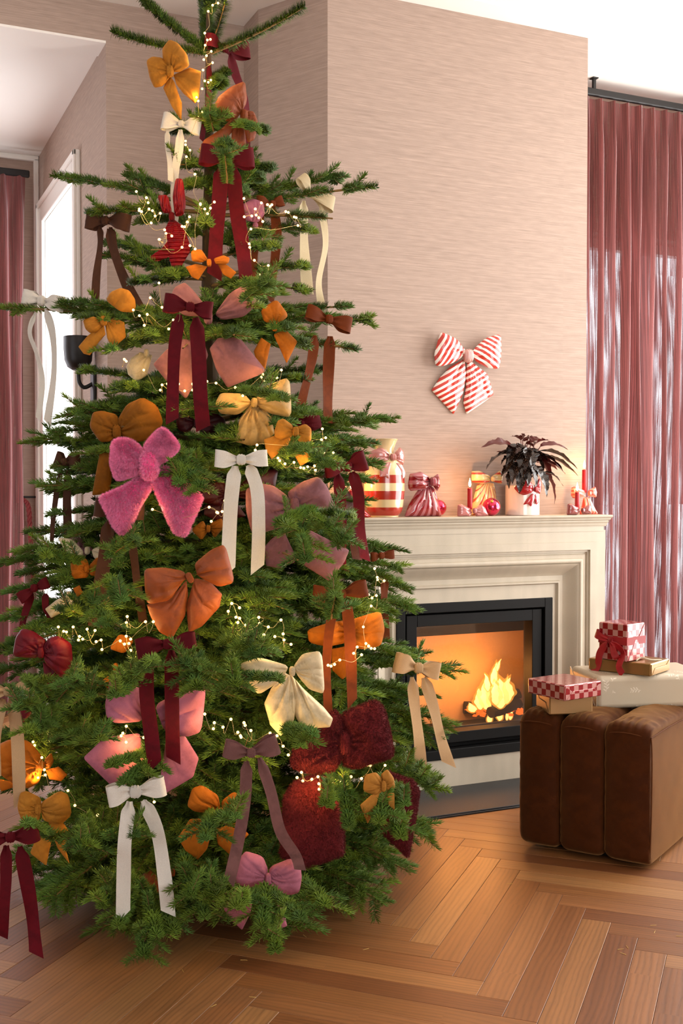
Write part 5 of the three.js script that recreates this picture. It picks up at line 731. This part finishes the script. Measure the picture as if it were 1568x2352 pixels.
{
  const top = OH + 0.006, put = (px, py, y) => atY(px, py, y);
  const gz = V(0, 0, 0);
  // lower left: kraft parcel with a small checked one on it
  const k0 = put(1262, 1642, top - 0.002), k1 = put(1360, 1640, top - 0.002), kd = k1.clone().sub(k0), kt = Math.atan2(-kd.z, kd.x), kw = kd.length(), kc = k0.clone().lerp(k1, 0.5).add(V(kd.z, 0, -kd.x).normalize().multiplyScalar(0.085));
  present('flat kraft gold parcel underneath the small checked parcel', paper.kraft, kc, kt, kw, 0.062, 0.17);
  const y2 = top + 0.062, c0 = put(1296, 1611, y2), c1 = put(1212, 1592, y2), cd = c0.clone().sub(c1), ct = Math.atan2(-cd.z, cd.x), cc = c0.clone().lerp(c1, 0.5).add(V(cd.z, 0, -cd.x).normalize().multiplyScalar(0.09));
  present('flat parcel in red and pink checked paper on top of the kraft parcel', paper.check, cc, ct, cd.length(), 0.055, 0.18);
  // right: long white parcel, gold parcel, checked cube with a red ribbon
  const w0 = put(1390, 1628, top), w1 = put(1568, 1622, top), wd = w1.clone().sub(w0).normalize(), wt = Math.atan2(-wd.z, wd.x), wn = V(wd.z, 0, -wd.x), wl = 0.44, ww = 0.27, wh = 0.118;
  const wc = w0.clone().addScaledVector(wd, wl / 2 - 0.035).addScaledVector(wn, ww / 2 - 0.01);
  present('big white parcel with a pale leaf print lying at the bottom of the stack', paper.sprig, wc, wt, wl, wh, ww, { r: 0.02, soft: 0.004 });
  const y3 = top + wh + 0.002, g0 = put(1494, 1554, y3), g1 = put(1352, 1538, y3), g2 = put(1537, 1540, y3), gd = g0.clone().sub(g1), gt = Math.atan2(-gd.z, gd.x), gn = V(gd.z, 0, -gd.x).normalize(), gwid = 0.17, gc = g0.clone().lerp(g1, 0.5).addScaledVector(gn, gwid / 2);
  const gold = present('flat shiny gold parcel between the white parcel and the checked cube', paper.gold, gc, gt, gd.length(), 0.045, gwid);
  obj('ribbon', tube([V(0.05, 0.0465, gwid * 0.3), V(0.06, 0.056, 0.03), V(gd.length() / 2 - 0.03, 0.050, 0.02), V(gd.length() / 2 - 0.004, 0.047, -0.02)], 0.003, 6), velvet('#efe2c4'), gold);
  const y4 = y3 + 0.046, b0 = put(1438, 1521, y4), b1 = put(1375, 1512, y4), bd = b0.clone().sub(b1), bt = Math.atan2(-bd.z, bd.x), bn = V(bd.z, 0, -bd.x).normalize(), bw = bd.length(), bh = 0.136, bdp = 0.115, bc = b0.clone().lerp(b1, 0.5).addScaledVector(bn, bdp / 2);
  const cube = present('checked cube present tied with a red ribbon on top of the stack', paper.check, bc, bt, bw, bh, bdp);
  const rb = std('#a00f18', { roughness: 0.45, side: THREE.DoubleSide, bumpMap: again(texture(4, 64, (u, v) => { const k = 0.5 + 0.5 * Math.cos(v * 6.2832); return [k, k, k]; }), 1, 1 / 0.0015), bumpScale: 0.0004 }), hb = bh * 0.44, rh = 0.014;
  obj('ribbon', [rboxAt(-bw / 2 - 0.002, bw / 2 + 0.002, hb, hb + rh * 2, bdp / 2 - 0.001, bdp / 2 + 0.0015, 0.0006), rboxAt(-bw / 2 - 0.002, bw / 2 + 0.002, hb, hb + rh * 2, -bdp / 2 - 0.0015, -bdp / 2 + 0.001, 0.0006), rboxAt(bw / 2, bw / 2 + 0.003, hb, hb + rh * 2, -bdp / 2 - 0.001, bdp / 2 + 0.001, 0.0006), rboxAt(-bw / 2 - 0.003, -bw / 2, hb, hb + rh * 2, -bdp / 2 - 0.001, bdp / 2 + 0.001, 0.0006)], rb, cube);
  const bow = new THREE.Group(); bow.name = 'ribbon_bow'; bow.position.set(-0.004, hb + rh, bdp / 2 + 0.006); cube.add(bow);
  obj('knot', knotGeo(0.018, 0.026, 0.016, 1), rb, bow);
  obj('loop', ribbonLoop(V2(-0.062, 0.022), 0.030, 1, 0.5), rb, bow); obj('loop', ribbonLoop(V2(0.036, -0.062), 0.030, 4, 0.5), rb, bow);
  obj('tail', ribbonTail([V2(-0.006, -0.006), V2(-0.044, -0.055), V2(-0.062, -0.11), V2(-0.092, -0.145)], 0.026, 0.4, 1.5, 0.012), rb, bow); obj('tail', ribbonTail([V2(0.01, -0.004), V2(0.052, -0.04), V2(0.045, -0.09), V2(0.058, -0.118)], 0.024, -0.5, 3.1, 0.012), rb, bow);
}
// ---------------------------------------------------------------- the fir
const needleShoot = (() => {                                                      // shoots 10 cm long set with needles, four variants
  const out = [];
  for (let v = 0; v < 5; v++) {
    const pos = [], idx = []; let n = 0; const tip = v === 4, count = tip ? 96 : 124;
    for (let k = 0; k < count; k++) {
      const t = (k + rnd()) / count, y = t * 0.1, f = rnd(); let ph = f < 0.72 ? rr(-0.15, Math.PI + 0.15) : (rnd() < 0.5 ? rr(-0.55, 0.1) : Math.PI + rr(-0.1, 0.55));
      const end = tip ? smooth(t, 0.6, 1) : 0, al = lerp(rr(0.80, 1.12), rr(0.25, 0.75), end), L = 0.030 * rr(0.75, 1.12) * (1 - 0.12 * Math.abs(Math.sin(ph) - 0.3)), w = 0.00135;
      const rad = V(Math.cos(ph), 0, Math.sin(ph)), d = V(0, Math.cos(al), 0).addScaledVector(rad, Math.sin(al)), d2 = d.clone().multiplyScalar(0.8).add(V(0, 0.35, 0)).add(V(0, 0, 0.10)).normalize();
      const s = d.clone().cross(V(0, 1, 0)).normalize(), u = s.clone().cross(d).normalize(), b = V(0, y, 0).addScaledVector(rad, 0.0014), m = b.clone().addScaledVector(d, L * 0.55), e = m.clone().addScaledVector(d2, L * 0.45);
      for (const c of [b, m]) { const ww = c === b ? w * 0.8 : w; for (const q of [s.clone().multiplyScalar(ww), s.clone().multiplyScalar(-ww), u.clone().multiplyScalar(ww * 0.6)]) { const z = c.clone().add(q); pos.push(z.x, z.y, z.z); } }
      pos.push(e.x, e.y, e.z); idx.push(n, n + 1, n + 4, n, n + 4, n + 3, n + 1, n + 2, n + 5, n + 1, n + 5, n + 4, n + 2, n, n + 3, n + 2, n + 3, n + 5, n + 3, n + 4, n + 6, n + 4, n + 5, n + 6, n + 5, n + 3, n + 6); n += 7;
    }
    const g = new THREE.BufferGeometry(); g.setAttribute('position', new THREE.Float32BufferAttribute(pos, 3)); g.setIndex(idx); g.computeVertexNormals(); out.push(g);
  }
  return out;
})();
const inside = (p, poly) => { let c = false; for (let i = 0, j = poly.length - 1; i < poly.length; j = i++) { const a = poly[i], b = poly[j]; if ((a.y > p.y) !== (b.y > p.y) && p.x < (b.x - a.x) * (p.y - a.y) / (b.y - a.y) + a.x) c = !c; } return c; };
for (const s of bowShields) { let x0 = 9, x1 = -9, y0 = 9, y1 = -9; for (const p of s.poly) { x0 = Math.min(x0, p.x); x1 = Math.max(x1, p.x); y0 = Math.min(y0, p.y); y1 = Math.max(y1, p.y); } Object.assign(s, { x0, x1, y0, y1 }); }
function blocked(p) { for (const s of bowShields) { const dy = p.y - s.K.y; if (dy < s.y0 - 0.01 || dy > s.y1 + 0.01) continue; const dx = p.clone().sub(s.K), z = dx.dot(s.N); if (z < -0.035 || z > 0.30) continue; const x = dx.dot(s.X); if (x < s.x0 - 0.01 || x > s.x1 + 0.01) continue; if (inside(V2(x, dy), s.poly)) return true; } return false; }

const tree = group('christmas_tree', 'tall green fir tree hung all over with velvet bows and fairy lights', 'christmas tree', TREE.clone());
{
  const top = 2.86, pts = []; for (let i = 0; i <= 40; i++) { const t = i / 40; pts.push([Math.max(0.003, 0.052 * Math.pow(1 - t, 0.85) + 0.004), t * top]); } pts.unshift([0.0005, 0]); pts.push([0.0003, top]);
  const tr = lathe(pts, 18); turned(tr, (x, y, z) => { const k = 1 + 0.12 * noise(x * 40, y * 9, z * 40); return [x * k + 0.006 * noise(1, y * 1.6, 4), y, z * k + 0.006 * noise(7, y * 1.6, 4)]; });
  obj('trunk', tr, M.bark, tree);
}
let nSprigs = 0; const green = new THREE.Color();
function grow(S, T, o = {}) {                                                      // one branch from the trunk at S to its tip at T, both in the world
  const L = S.distanceTo(T), sag = o.sag ?? 0.03, mid = S.clone().lerp(T, 0.55).add(V(0, sag, 0)), curve = new THREE.QuadraticBezierCurve3(S, mid, T), wood = [], sp = [];
  const shoot = (a, b, r, force, main) => {
    const d = b.clone().sub(a), l = d.length(); if (l < 0.015 && !main) return; d.normalize(); const n = Math.max(1, Math.round(l / 0.085)), seg = l / n;
    const had = sp.length;
    for (let i = 0; i < n; i++) { const p = a.clone().addScaledVector(d, i * seg), c = p.clone().addScaledVector(d, seg * 0.6); if (c.y < 0.02) continue; if (blocked(c) && !(force && (main || rnd() < 0.12))) continue; sp.push([p, d, seg, i === n - 1]); if (o.twice || (o.thick && main)) sp.push([p.clone().addScaledVector(d, seg * 0.25), d, seg, false]); }
    if (main || sp.length > had) wood.push(new THREE.TubeGeometry(new THREE.LineCurve3(a, b), 1, r, 4));
  };
  const lat = T.clone().sub(S).cross(V(0, 1, 0)).normalize(), bare = o.bare ?? 0.22, w = o.w ?? 0.42, NS = 10, force = o.front;
  for (let i = 0; i < NS; i++) { const a = curve.getPoint(i / NS), b = curve.getPoint((i + 1) / NS), r = lerp(0.0075, 0.0022, i / NS) * (L > 0.3 ? 1 : 0.6); if ((i + 1) / NS > bare) shoot(a, b, r, force, true); else wood.push(new THREE.TubeGeometry(new THREE.LineCurve3(a, b), 1, r, 4)); }
  if (!o.plain) {
    const step = 0.082 / L;
    for (let t = bare + step * 0.5; t < 0.97; t += step * rr(0.85, 1.15)) for (const s of [-1, 1]) {
      if (rnd() < 0.08) continue;
      const p = curve.getPoint(t), tg = curve.getTangent(t), ang = rr(0.75, 1.0), len = clamp(w * L * (1 - t) + rr(0.045, 0.085), 0.05, o.most ?? 0.24) * (o.side ?? 1);
      const d = tg.clone().multiplyScalar(Math.cos(ang)).addScaledVector(lat, s * Math.sin(ang)).add(V(0, rr(-0.12, 0.22), 0)).normalize(), e = p.clone().addScaledVector(d, len).add(V(0, -0.10 * len, 0));
      shoot(p, e, 0.0016, force);
      const pd = d.clone().cross(V(0, 1, 0)).normalize();
      if (len > 0.10) for (let q = rr(0.3, 0.45); q < 0.95; q += 0.078 / len) for (const s2 of [-1, 1]) { if (rnd() < 0.12) continue; const l2 = rr(0.035, 0.055) + 0.05 * (1 - q); const a2 = p.clone().lerp(e, q), d2 = d.clone().multiplyScalar(0.72).addScaledVector(pd, s2 * 0.72).add(V(0, rr(-0.1, 0.2), 0)).normalize(); shoot(a2, a2.clone().addScaledVector(d2, l2), 0.0012, force); }
    }
    for (let t = bare + 0.1; t < 0.95; t += 0.16) if (rnd() < 0.45) { const p = curve.getPoint(t), d = curve.getTangent(t).multiplyScalar(0.6).add(V(rr(-0.3, 0.3), 0.8, rr(-0.3, 0.3))).normalize(); shoot(p, p.clone().addScaledVector(d, rr(0.04, 0.07)), 0.0013, force); }
  }
  if (!sp.length && !wood.length) return;
  const local = (g) => g.translate(-TREE.x, -TREE.y, -TREE.z);
  const br = obj(o.front && !o.twice ? 'spray' : 'branch', local(join(wood)), M.twig, tree), kinds = [[], []]; for (const s of sp) kinds[s[3] ? 1 : 0].push(s);
  const d = new THREE.Object3D(), mx = new THREE.Matrix4(), X = V(), Z = V();
  const geo = [needleShoot[Math.floor(rnd() * 4)], needleShoot[4]];
  kinds.forEach((list, k) => {
    if (!list.length) return;
    const im = lit(new THREE.InstancedMesh(geo[k], M.needle, list.length)); im.name = 'needles'; im.userData.kind = 'stuff';
    list.forEach(([p, dir, seg], i) => {
      Z.set(rr(-0.35, 0.35), 1, rr(-0.35, 0.35)); Z.addScaledVector(dir, -Z.dot(dir)); if (Z.length() < 0.15) Z.set(0.3, 0.2, 1).addScaledVector(dir, -0.2); Z.normalize(); X.crossVectors(dir, Z).normalize(); Z.crossVectors(X, dir).normalize();
      const sy = seg * 1.12 / 0.1, sr = (o.fat ?? 1) * rr(0.88, 1.12); mx.makeBasis(X.clone().multiplyScalar(sr), dir.clone().multiplyScalar(sy), Z.clone().multiplyScalar(sr)); mx.setPosition(p.x - TREE.x, p.y - TREE.y, p.z - TREE.z); im.setMatrixAt(i, mx);
      const q = rnd(), y = (0.55 + 0.5 * rnd()) * (k ? 1.55 : 1); green.setRGB((0.058 + 0.052 * q) * y, (0.122 + 0.042 * q) * y, (0.021 - 0.006 * q) * y); im.setColorAt(i, green);  // end shoots paler: young growth, and the brightness of lit tips in the colour
    });
    nSprigs += list.length; br.add(im);
  });
  return br;
}
const trunkAt = (py) => V(TREE.x, atDepth(484, py, TD).y, TREE.z);
const tipAt = (px, py, f) => atDepth(px, py, typeof f === 'number' ? TD - f : TD);
// branches that can be told apart: [tip x, tip y, metres in front of the trunk's plane, height on the trunk (as a row of the photograph), options]
const bare1 = { plain: true, bare: 0.02, sag: -0.02, fat: 1.25, front: true, twice: true };
for (const [x, y, f, s] of [[264, 76, 0.05, 132], [318, -8, 0.02, 130], [694, 18, 0.08, 132], [524, -20, 0.10, 128], [487, -70, 0, 40], [470, -40, -0.1, 120], [512, 182, 0.08, 205], [524, 165, 0.02, 190]]) grow(trunkAt(s), tipAt(x, y, f), bare1);
const small = { thick: true, fat: 1.1, side: 0.55, bare: 0.08, most: 0.09, sag: 0.0, w: 0.3 };
for (const [x, y, f, s] of [[613, 300, 0.10, 290], [392, 304, 0.06, 292], [493, 262, 0.16, 300], [519, 330, 0.24, 380], [405, 378, 0.10, 384], [626, 386, 0.12, 392], [430, 425, 0.12, 425], [600, 408, 0.14, 420], [570, 372, 0.05, 392], [560, 440, 0.16, 450], [600, 432, 0.0, 430], [440, 300, -0.1, 300], [540, 288, -0.1, 296]]) grow(trunkAt(s), tipAt(x, y, f), small);
const upper = { thick: true, fat: 1.12, side: 0.62, bare: 0.3, most: 0.14, sag: 0.015, w: 0.26 };
for (const [x, y, f, s] of [[133, 405, 0.03, 485], [206, 488, 0.12, 492], [292, 404, -0.05, 485], [852, 430, 0.02, 490], [776, 408, -0.10, 486], [764, 502, 0.10, 500], [722, 532, 0.04, 520], [322, 508, 0.12, 515], [472, 512, 0.26, 540], [560, 565, 0.18, 560], [346, 574, 0.2, 590], [412, 540, 0.1, 545], [640, 470, -0.15, 490], [640, 545, 0.16, 545],
  [233, 585, 0.02, 640], [300, 604, -0.05, 630], [302, 650, 0.12, 645], [704, 612, 0.05, 640], [690, 664, 0.12, 660], [634, 566, 0.22, 600], [250, 560, -0.25, 620], [600, 655, 0.25, 660], [380, 632, 0.2, 640]]) grow(trunkAt(s), tipAt(x, y, f), upper);
const mid = { thick: true, fat: 1.06, side: 0.75, bare: 0.22, most: 0.17, sag: 0.02, w: 0.3 };
for (const [x, y, f, s] of [[-6, 708, 0.02, 745], [146, 694, 0.14, 745], [190, 730, 0.30, 755], [838, 735, 0.04, 755], [812, 802, 0.16, 772], [796, 704, -0.08, 745], [620, 652, 0.40, 720], [575, 700, 0.42, 745], [660, 752, 0.36, 760], [700, 790, 0.3, 770], [330, 770, 0.40, 765], [250, 800, 0.30, 770], [420, 800, 0.48, 770], [540, 770, 0.5, 775], [380, 730, 0.30, 740], [480, 700, 0.35, 730],
  [192, 850, 0.10, 905], [216, 932, 0.20, 915], [270, 890, 0.34, 910], [744, 848, 0.06, 890], [718, 872, 0.2, 895], [640, 920, 0.42, 915], [560, 900, 0.3, 905], [430, 960, 0.40, 930], [350, 880, 0.2, 900], [600, 870, -0.2, 895], [400, 900, -0.25, 900]]) grow(trunkAt(s), tipAt(x, y, f), mid);
const full = { side: 0.9, bare: 0.22, most: 0.20, sag: 0.03, w: 0.32 };
for (const [x, y, f, s] of [[52, 1018, 0.05, 1045], [122, 1072, 0.22, 1060], [112, 1126, 0.12, 1090], [910, 960, 0.02, 1040], [862, 1018, 0.16, 1055], [872, 1066, 0.10, 1075], [790, 1010, 0.3, 1055], [740, 1050, 0.40, 1070], [400, 1050, 0.5, 1060], [450, 1090, 0.52, 1075], [640, 1070, 0.5, 1070], [300, 1075, 0.45, 1065],
  [112, 1184, 0.20, 1170], [170, 1230, 0.34, 1180], [812, 1192, 0.28, 1180], [800, 1240, 0.44, 1190], [690, 1290, 0.62, 1220],
  [0, 1290, 0.14, 1295], [14, 1362, 0.26, 1310], [10, 1420, 0.30, 1330], [66, 1220, 0.0, 1250], [70, 1440, 0.4, 1340], [946, 1392, 0.06, 1320], [942, 1350, -0.02, 1300], [910, 1302, 0.08, 1280], [905, 1260, 0.0, 1250], [836, 1434, 0.30, 1345], [880, 1400, 0.2, 1330], [570, 1330, 0.6, 1270], [620, 1390, 0.66, 1310],
  [1062, 1543, 0.12, 1500], [1042, 1662, 0.16, 1560], [1012, 1692, 0.22, 1580], [1000, 1600, 0.0, 1530], [960, 1500, -0.1, 1480], [-10, 1500, 0.3, 1480], [-8, 1590, 0.36, 1540], [-14, 1700, 0.4, 1600],
  [1004, 1812, 0.22, 1700], [962, 1758, 0.30, 1690], [980, 1905, 0.30, 1790], [938, 2000, 0.36, 1850], [860, 2062, 0.4, 1900], [985, 1920, 0.1, 1800], [820, 2070, 0.2, 1910]]) grow(trunkAt(s), tipAt(x, y, f), full);
// the dense lower tree: whorls of branches at every height, all the way round
for (let row = 985; row < 2060; row += 47) {
  const n = row < 1150 ? 7 : 9, off = rnd() * 6.28, h = trunkAt(row).y;
  for (let k = 0; k < n; k++) {
    const a = off + k / n * 2 * Math.PI + rr(-0.2, 0.2), R = Math.min(radiusAt(row) * rr(0.80, 0.97), 0.74), drop = lerp(0.0, 0.10, smooth(row, 1200, 2000)) + rr(-0.03, 0.05), T = V(TREE.x + R * Math.cos(a), h - drop + (row < 1200 ? 0.05 : 0), TREE.z + R * Math.sin(a));
    const toEye = (T.x - TREE.x) * (EYE.x - TREE.x) + (T.z - TREE.z) * (EYE.z - TREE.z);
    if (toEye < -0.25 * R && row > 1100 && rnd() < 0.45) continue;
    if (T.y < 0.06) T.y = 0.06 + rnd() * 0.03;
    grow(V(TREE.x, h + 0.02, TREE.z), T, { side: 0.95, bare: 0.28, most: 0.2, sag: 0.04, w: 0.3 });
  }
}
// sprays in front of bows, and the drooping ones that nearly touch the floor: [tip x, y, metres in front of the trunk, foot x, y, foot in front]
const front = { side: 0.7, bare: 0.02, most: 0.095, sag: 0.008, w: 0.5, front: true };
for (const [x, y, f, sx, sy, sf] of [[616, 648, 0.62, 560, 690, 0.45], [590, 300, 0.22, 550, 285, 0.12], [516, 352, 0.36, 522, 420, 0.25], [652, 916, 0.66, 560, 900, 0.48], [480, 260, 0.2, 490, 300, 0.1], [640, 1205, 0.86, 720, 1172, 0.66], [812, 1190, 0.66, 716, 1180, 0.60], [790, 1240, 0.72, 720, 1190, 0.62], [702, 1290, 0.86, 690, 1200, 0.62], [770, 1370, 0.84, 760, 1420, 0.66], [600, 1500, 0.90, 520, 1470, 0.7], [540, 1575, 0.92, 520, 1510, 0.7], [640, 1560, 0.96, 540, 1560, 0.76], [720, 1690, 0.9, 650, 1670, 0.7], [690, 1715, 0.9, 650, 1670, 0.7], [350, 1516, 0.98, 268, 1600, 0.76], [424, 1524, 0.98, 500, 1560, 0.76], [262, 1600, 0.96, 330, 1540, 0.72], [452, 1580, 0.94, 420, 1520, 0.74],
  [250, 1760, 0.9, 360, 1730, 0.7], [280, 1800, 0.9, 370, 1740, 0.7], [540, 1878, 0.92, 480, 1880, 0.72], [470, 1930, 0.94, 490, 1870, 0.72], [800, 1900, 0.84, 790, 1800, 0.62], [746, 1850, 0.82, 790, 1800, 0.62], [870, 1890, 0.86, 880, 1800, 0.6], [930, 1850, 0.78, 880, 1800, 0.6], [920, 1925, 0.76, 890, 1830, 0.58], [990, 1810, 0.5, 920, 1760, 0.4],
  [600, 2130, 1.02, 610, 2040, 0.8], [632, 2186, 1.0, 618, 2060, 0.8], [690, 2110, 0.98, 615, 2050, 0.8], [540, 2085, 1.02, 600, 2050, 0.8], [745, 2080, 0.84, 690, 2020, 0.64], [360, 2150, 0.90, 330, 2040, 0.66], [330, 2196, 0.90, 330, 2080, 0.7], [400, 2140, 0.88, 340, 2060, 0.66], [270, 2130, 0.86, 310, 2040, 0.66], [470, 2110, 0.86, 440, 2010, 0.62], [500, 2060, 0.88, 440, 1990, 0.66], [235, 2085, 0.8, 290, 1990, 0.6], [440, 2060, 0.88, 420, 1960, 0.66],
  [60, 1560, 0.8, 110, 1600, 0.6], [40, 1620, 0.82, 120, 1640, 0.6], [180, 1560, 0.84, 130, 1610, 0.62], [210, 1600, 0.84, 160, 1550, 0.62], [60, 1890, 0.86, 130, 1930, 0.62], [180, 1940, 0.84, 240, 1890, 0.62], [210, 1950, 0.84, 210, 1880, 0.62], [310, 1920, 0.86, 250, 1900, 0.66], [230, 1700, 0.84, 150, 1680, 0.6], [60, 1680, 0.84, 140, 1660, 0.62], [110, 1290, 0.5, 190, 1290, 0.4], [90, 1270, 0.54, 180, 1290, 0.4], [250, 1430, 0.8, 200, 1370, 0.6], [280, 1380, 0.8, 250, 1330, 0.62], [130, 1400, 0.56, 210, 1420, 0.5], [310, 1240, 0.66, 250, 1280, 0.5], [460, 1120, 0.66, 410, 1060, 0.5], [410, 1110, 0.66, 420, 1050, 0.5], [700, 1030, 0.6, 640, 1050, 0.46], [760, 1070, 0.54, 700, 1050, 0.42]]) grow(tipAt(sx, sy, sf), tipAt(x, y, f), front);
console.log('sprigs', nSprigs, 'parts', tree.children.length);
// a few needles that have dropped on the boards
{
  const g = []; for (const [px, py] of [[1500, 2125], [1503, 2140], [1425, 2180], [1430, 2190], [1560, 2150], [560, 2205], [580, 2290], [490, 2310], [420, 2230], [840, 2180], [1170, 2030], [1440, 2175], [700, 2150]]) { const p = atY(px, py, 0.0012), a = rnd() * 6.28; g.push(new THREE.CylinderGeometry(0.0009, 0.0005, 0.019, 5).rotateZ(Math.PI / 2).rotateY(a).translate(p.x, p.y, p.z)); }
  const o = obj('fallen_needles', g, std('#c6a45a')); o.userData.kind = 'stuff'; tag(o, 'dry fir needles scattered on the oak floor boards', 'needles');
}
// ---------------------------------------------------------------- fairy lights
{
  const g = group('fairy_lights', 'warm fairy lights on a thin wire wound through the fir tree', 'fairy lights', TREE.clone());
  const runs = [
    [[495, -10], [488, 12], [478, 26], [470, 76], [476, 92], [471, 104], [485, 118], [474, 128], [488, 144], [466, 161], [484, 184], [470, 186], [464, 204], [455, 232], [465, 257], [457, 268], [426, 324], [436, 345], [428, 360], [448, 400], [460, 470]],
    [[313, 440], [336, 454], [325, 486], [342, 480], [350, 484], [368, 490], [347, 512], [320, 480], [378, 528], [366, 550], [381, 536], [365, 550], [418, 568], [430, 510], [435, 498], [418, 520], [448, 572], [460, 468], [470, 480], [483, 478], [492, 464]],
    [[560, 456], [578, 496], [586, 480], [594, 500], [588, 494], [600, 466], [620, 474], [614, 470], [656, 486], [662, 488], [680, 500], [684, 518], [576, 526], [572, 560], [584, 598], [616, 610], [600, 640], [595, 630]],
    [[365, 650], [372, 706], [345, 684], [306, 712], [320, 725], [338, 722], [398, 735], [400, 748], [412, 690]],
    [[286, 826], [290, 830], [330, 850], [368, 896], [372, 884], [410, 882], [424, 898], [442, 882], [475, 876], [496, 880], [540, 890], [560, 898], [600, 866], [604, 860], [646, 850], [636, 868]],
    [[740, 985], [738, 1010], [590, 1022], [586, 1034], [638, 1052], [642, 1058], [675, 1062], [690, 1074], [722, 1070], [730, 1060], [724, 1080], [745, 1042], [765, 1040]],
    [[350, 1170], [480, 1165], [510, 1175], [516, 1150], [500, 1178]],
    [[134, 1440], [146, 1450], [168, 1440], [180, 1470], [190, 1468], [218, 1448], [200, 1445], [232, 1470], [234, 1492], [276, 1472], [296, 1478], [300, 1494], [292, 1416], [290, 1430], [334, 1428], [352, 1428], [300, 1468]],
    [[524, 1404], [532, 1386], [546, 1430], [564, 1436], [550, 1420], [596, 1432], [594, 1418], [616, 1440], [645, 1424], [650, 1456], [652, 1470], [668, 1480]],
    [[860, 1306], [882, 1334], [866, 1326], [846, 1366], [864, 1368], [852, 1392], [834, 1440], [840, 1478], [846, 1484], [860, 1490], [820, 1486], [830, 1504], [780, 1516], [768, 1526], [760, 1530]],
    [[470, 1640], [492, 1660], [512, 1670], [530, 1652], [546, 1682], [552, 1690], [576, 1678], [560, 1660], [620, 1684], [636, 1690], [650, 1714], [662, 1734]],
    [[682, 1786], [692, 1774], [716, 1790], [730, 1784], [732, 1800], [746, 1828], [756, 1806], [762, 1796], [784, 1798], [806, 1784], [800, 1814], [830, 1788], [852, 1744], [850, 1758], [884, 1758], [1, 1]].slice(0, 15),
    [[62, 1708], [70, 1722], [76, 1704], [64, 1736], [72, 1742], [96, 1740], [102, 1768], [104, 1780], [156, 1816], [172, 1850], [214, 1878], [224, 1872], [236, 1900], [254, 1906], [262, 1898]],
    [[282, 1684], [278, 1690], [290, 1668], [330, 1694], [340, 1768], [354, 1842]],
  ];
  const bulb = new THREE.IcosahedronGeometry(0.0038, 1), wires = []; let n = 0;
  runs.forEach((run, ri) => {
    const pts = run.map(([x, y], i) => atDepth(x, y, Math.min(treeDepth(x, y, 1.06), TD - 0.06) - rr(0.0, 0.03)).sub(TREE));
    wires.push(tube(pts.flatMap((p, i) => i ? [p.clone().lerp(pts[i - 1], 0.5).add(V(rr(-0.012, 0.012), rr(-0.03, 0.004), rr(-0.01, 0.01))), p] : [p]), 0.0005, 4, pts.length * 8));
    pts.forEach((p, i) => { for (let k = 0; k < (i % 3 === 1 ? 2 : 1); k++) { const q = k ? p.clone().add(V(rr(-0.02, 0.02), rr(-0.025, 0.01), rr(-0.02, 0.02))) : p; const b = obj('bulb', bulb, M.led, g); b.position.copy(q); if (k) wires.push(tube([p, p.clone().lerp(q, 0.5).add(V(0.003, 0.003, 0)), q], 0.0006, 4)); if (n++ % 4 === 2) { const l = new THREE.PointLight(new THREE.Color(1, 0.60, 0.18), 0.03); l.position.copy(q).add(TREE); l.shadow.radius = 0.17; l.castShadow = true; l.name = 'fairy_light_glow'; scene.add(l); } } });
  });
  obj('wire', wires, M.wire, g);
  const c = group('power_cable', 'thin pale cable hanging down beside the beige ribbon in front of the stove', 'cable', V(0, 0, 0)), q = [[938, 1640], [930, 1662], [925, 1690], [936, 1712], [932, 1732], [922, 1748], [905, 1790], [880, 1850], [850, 1960]].map(([x, y], i) => atDepth(x, y, TD - 0.05));
  obj('cord', tube([...q, V(1.45, 0.01, -3.4)], 0.0022, 6), M.cable, c);
}
renderer.render(scene, camera);
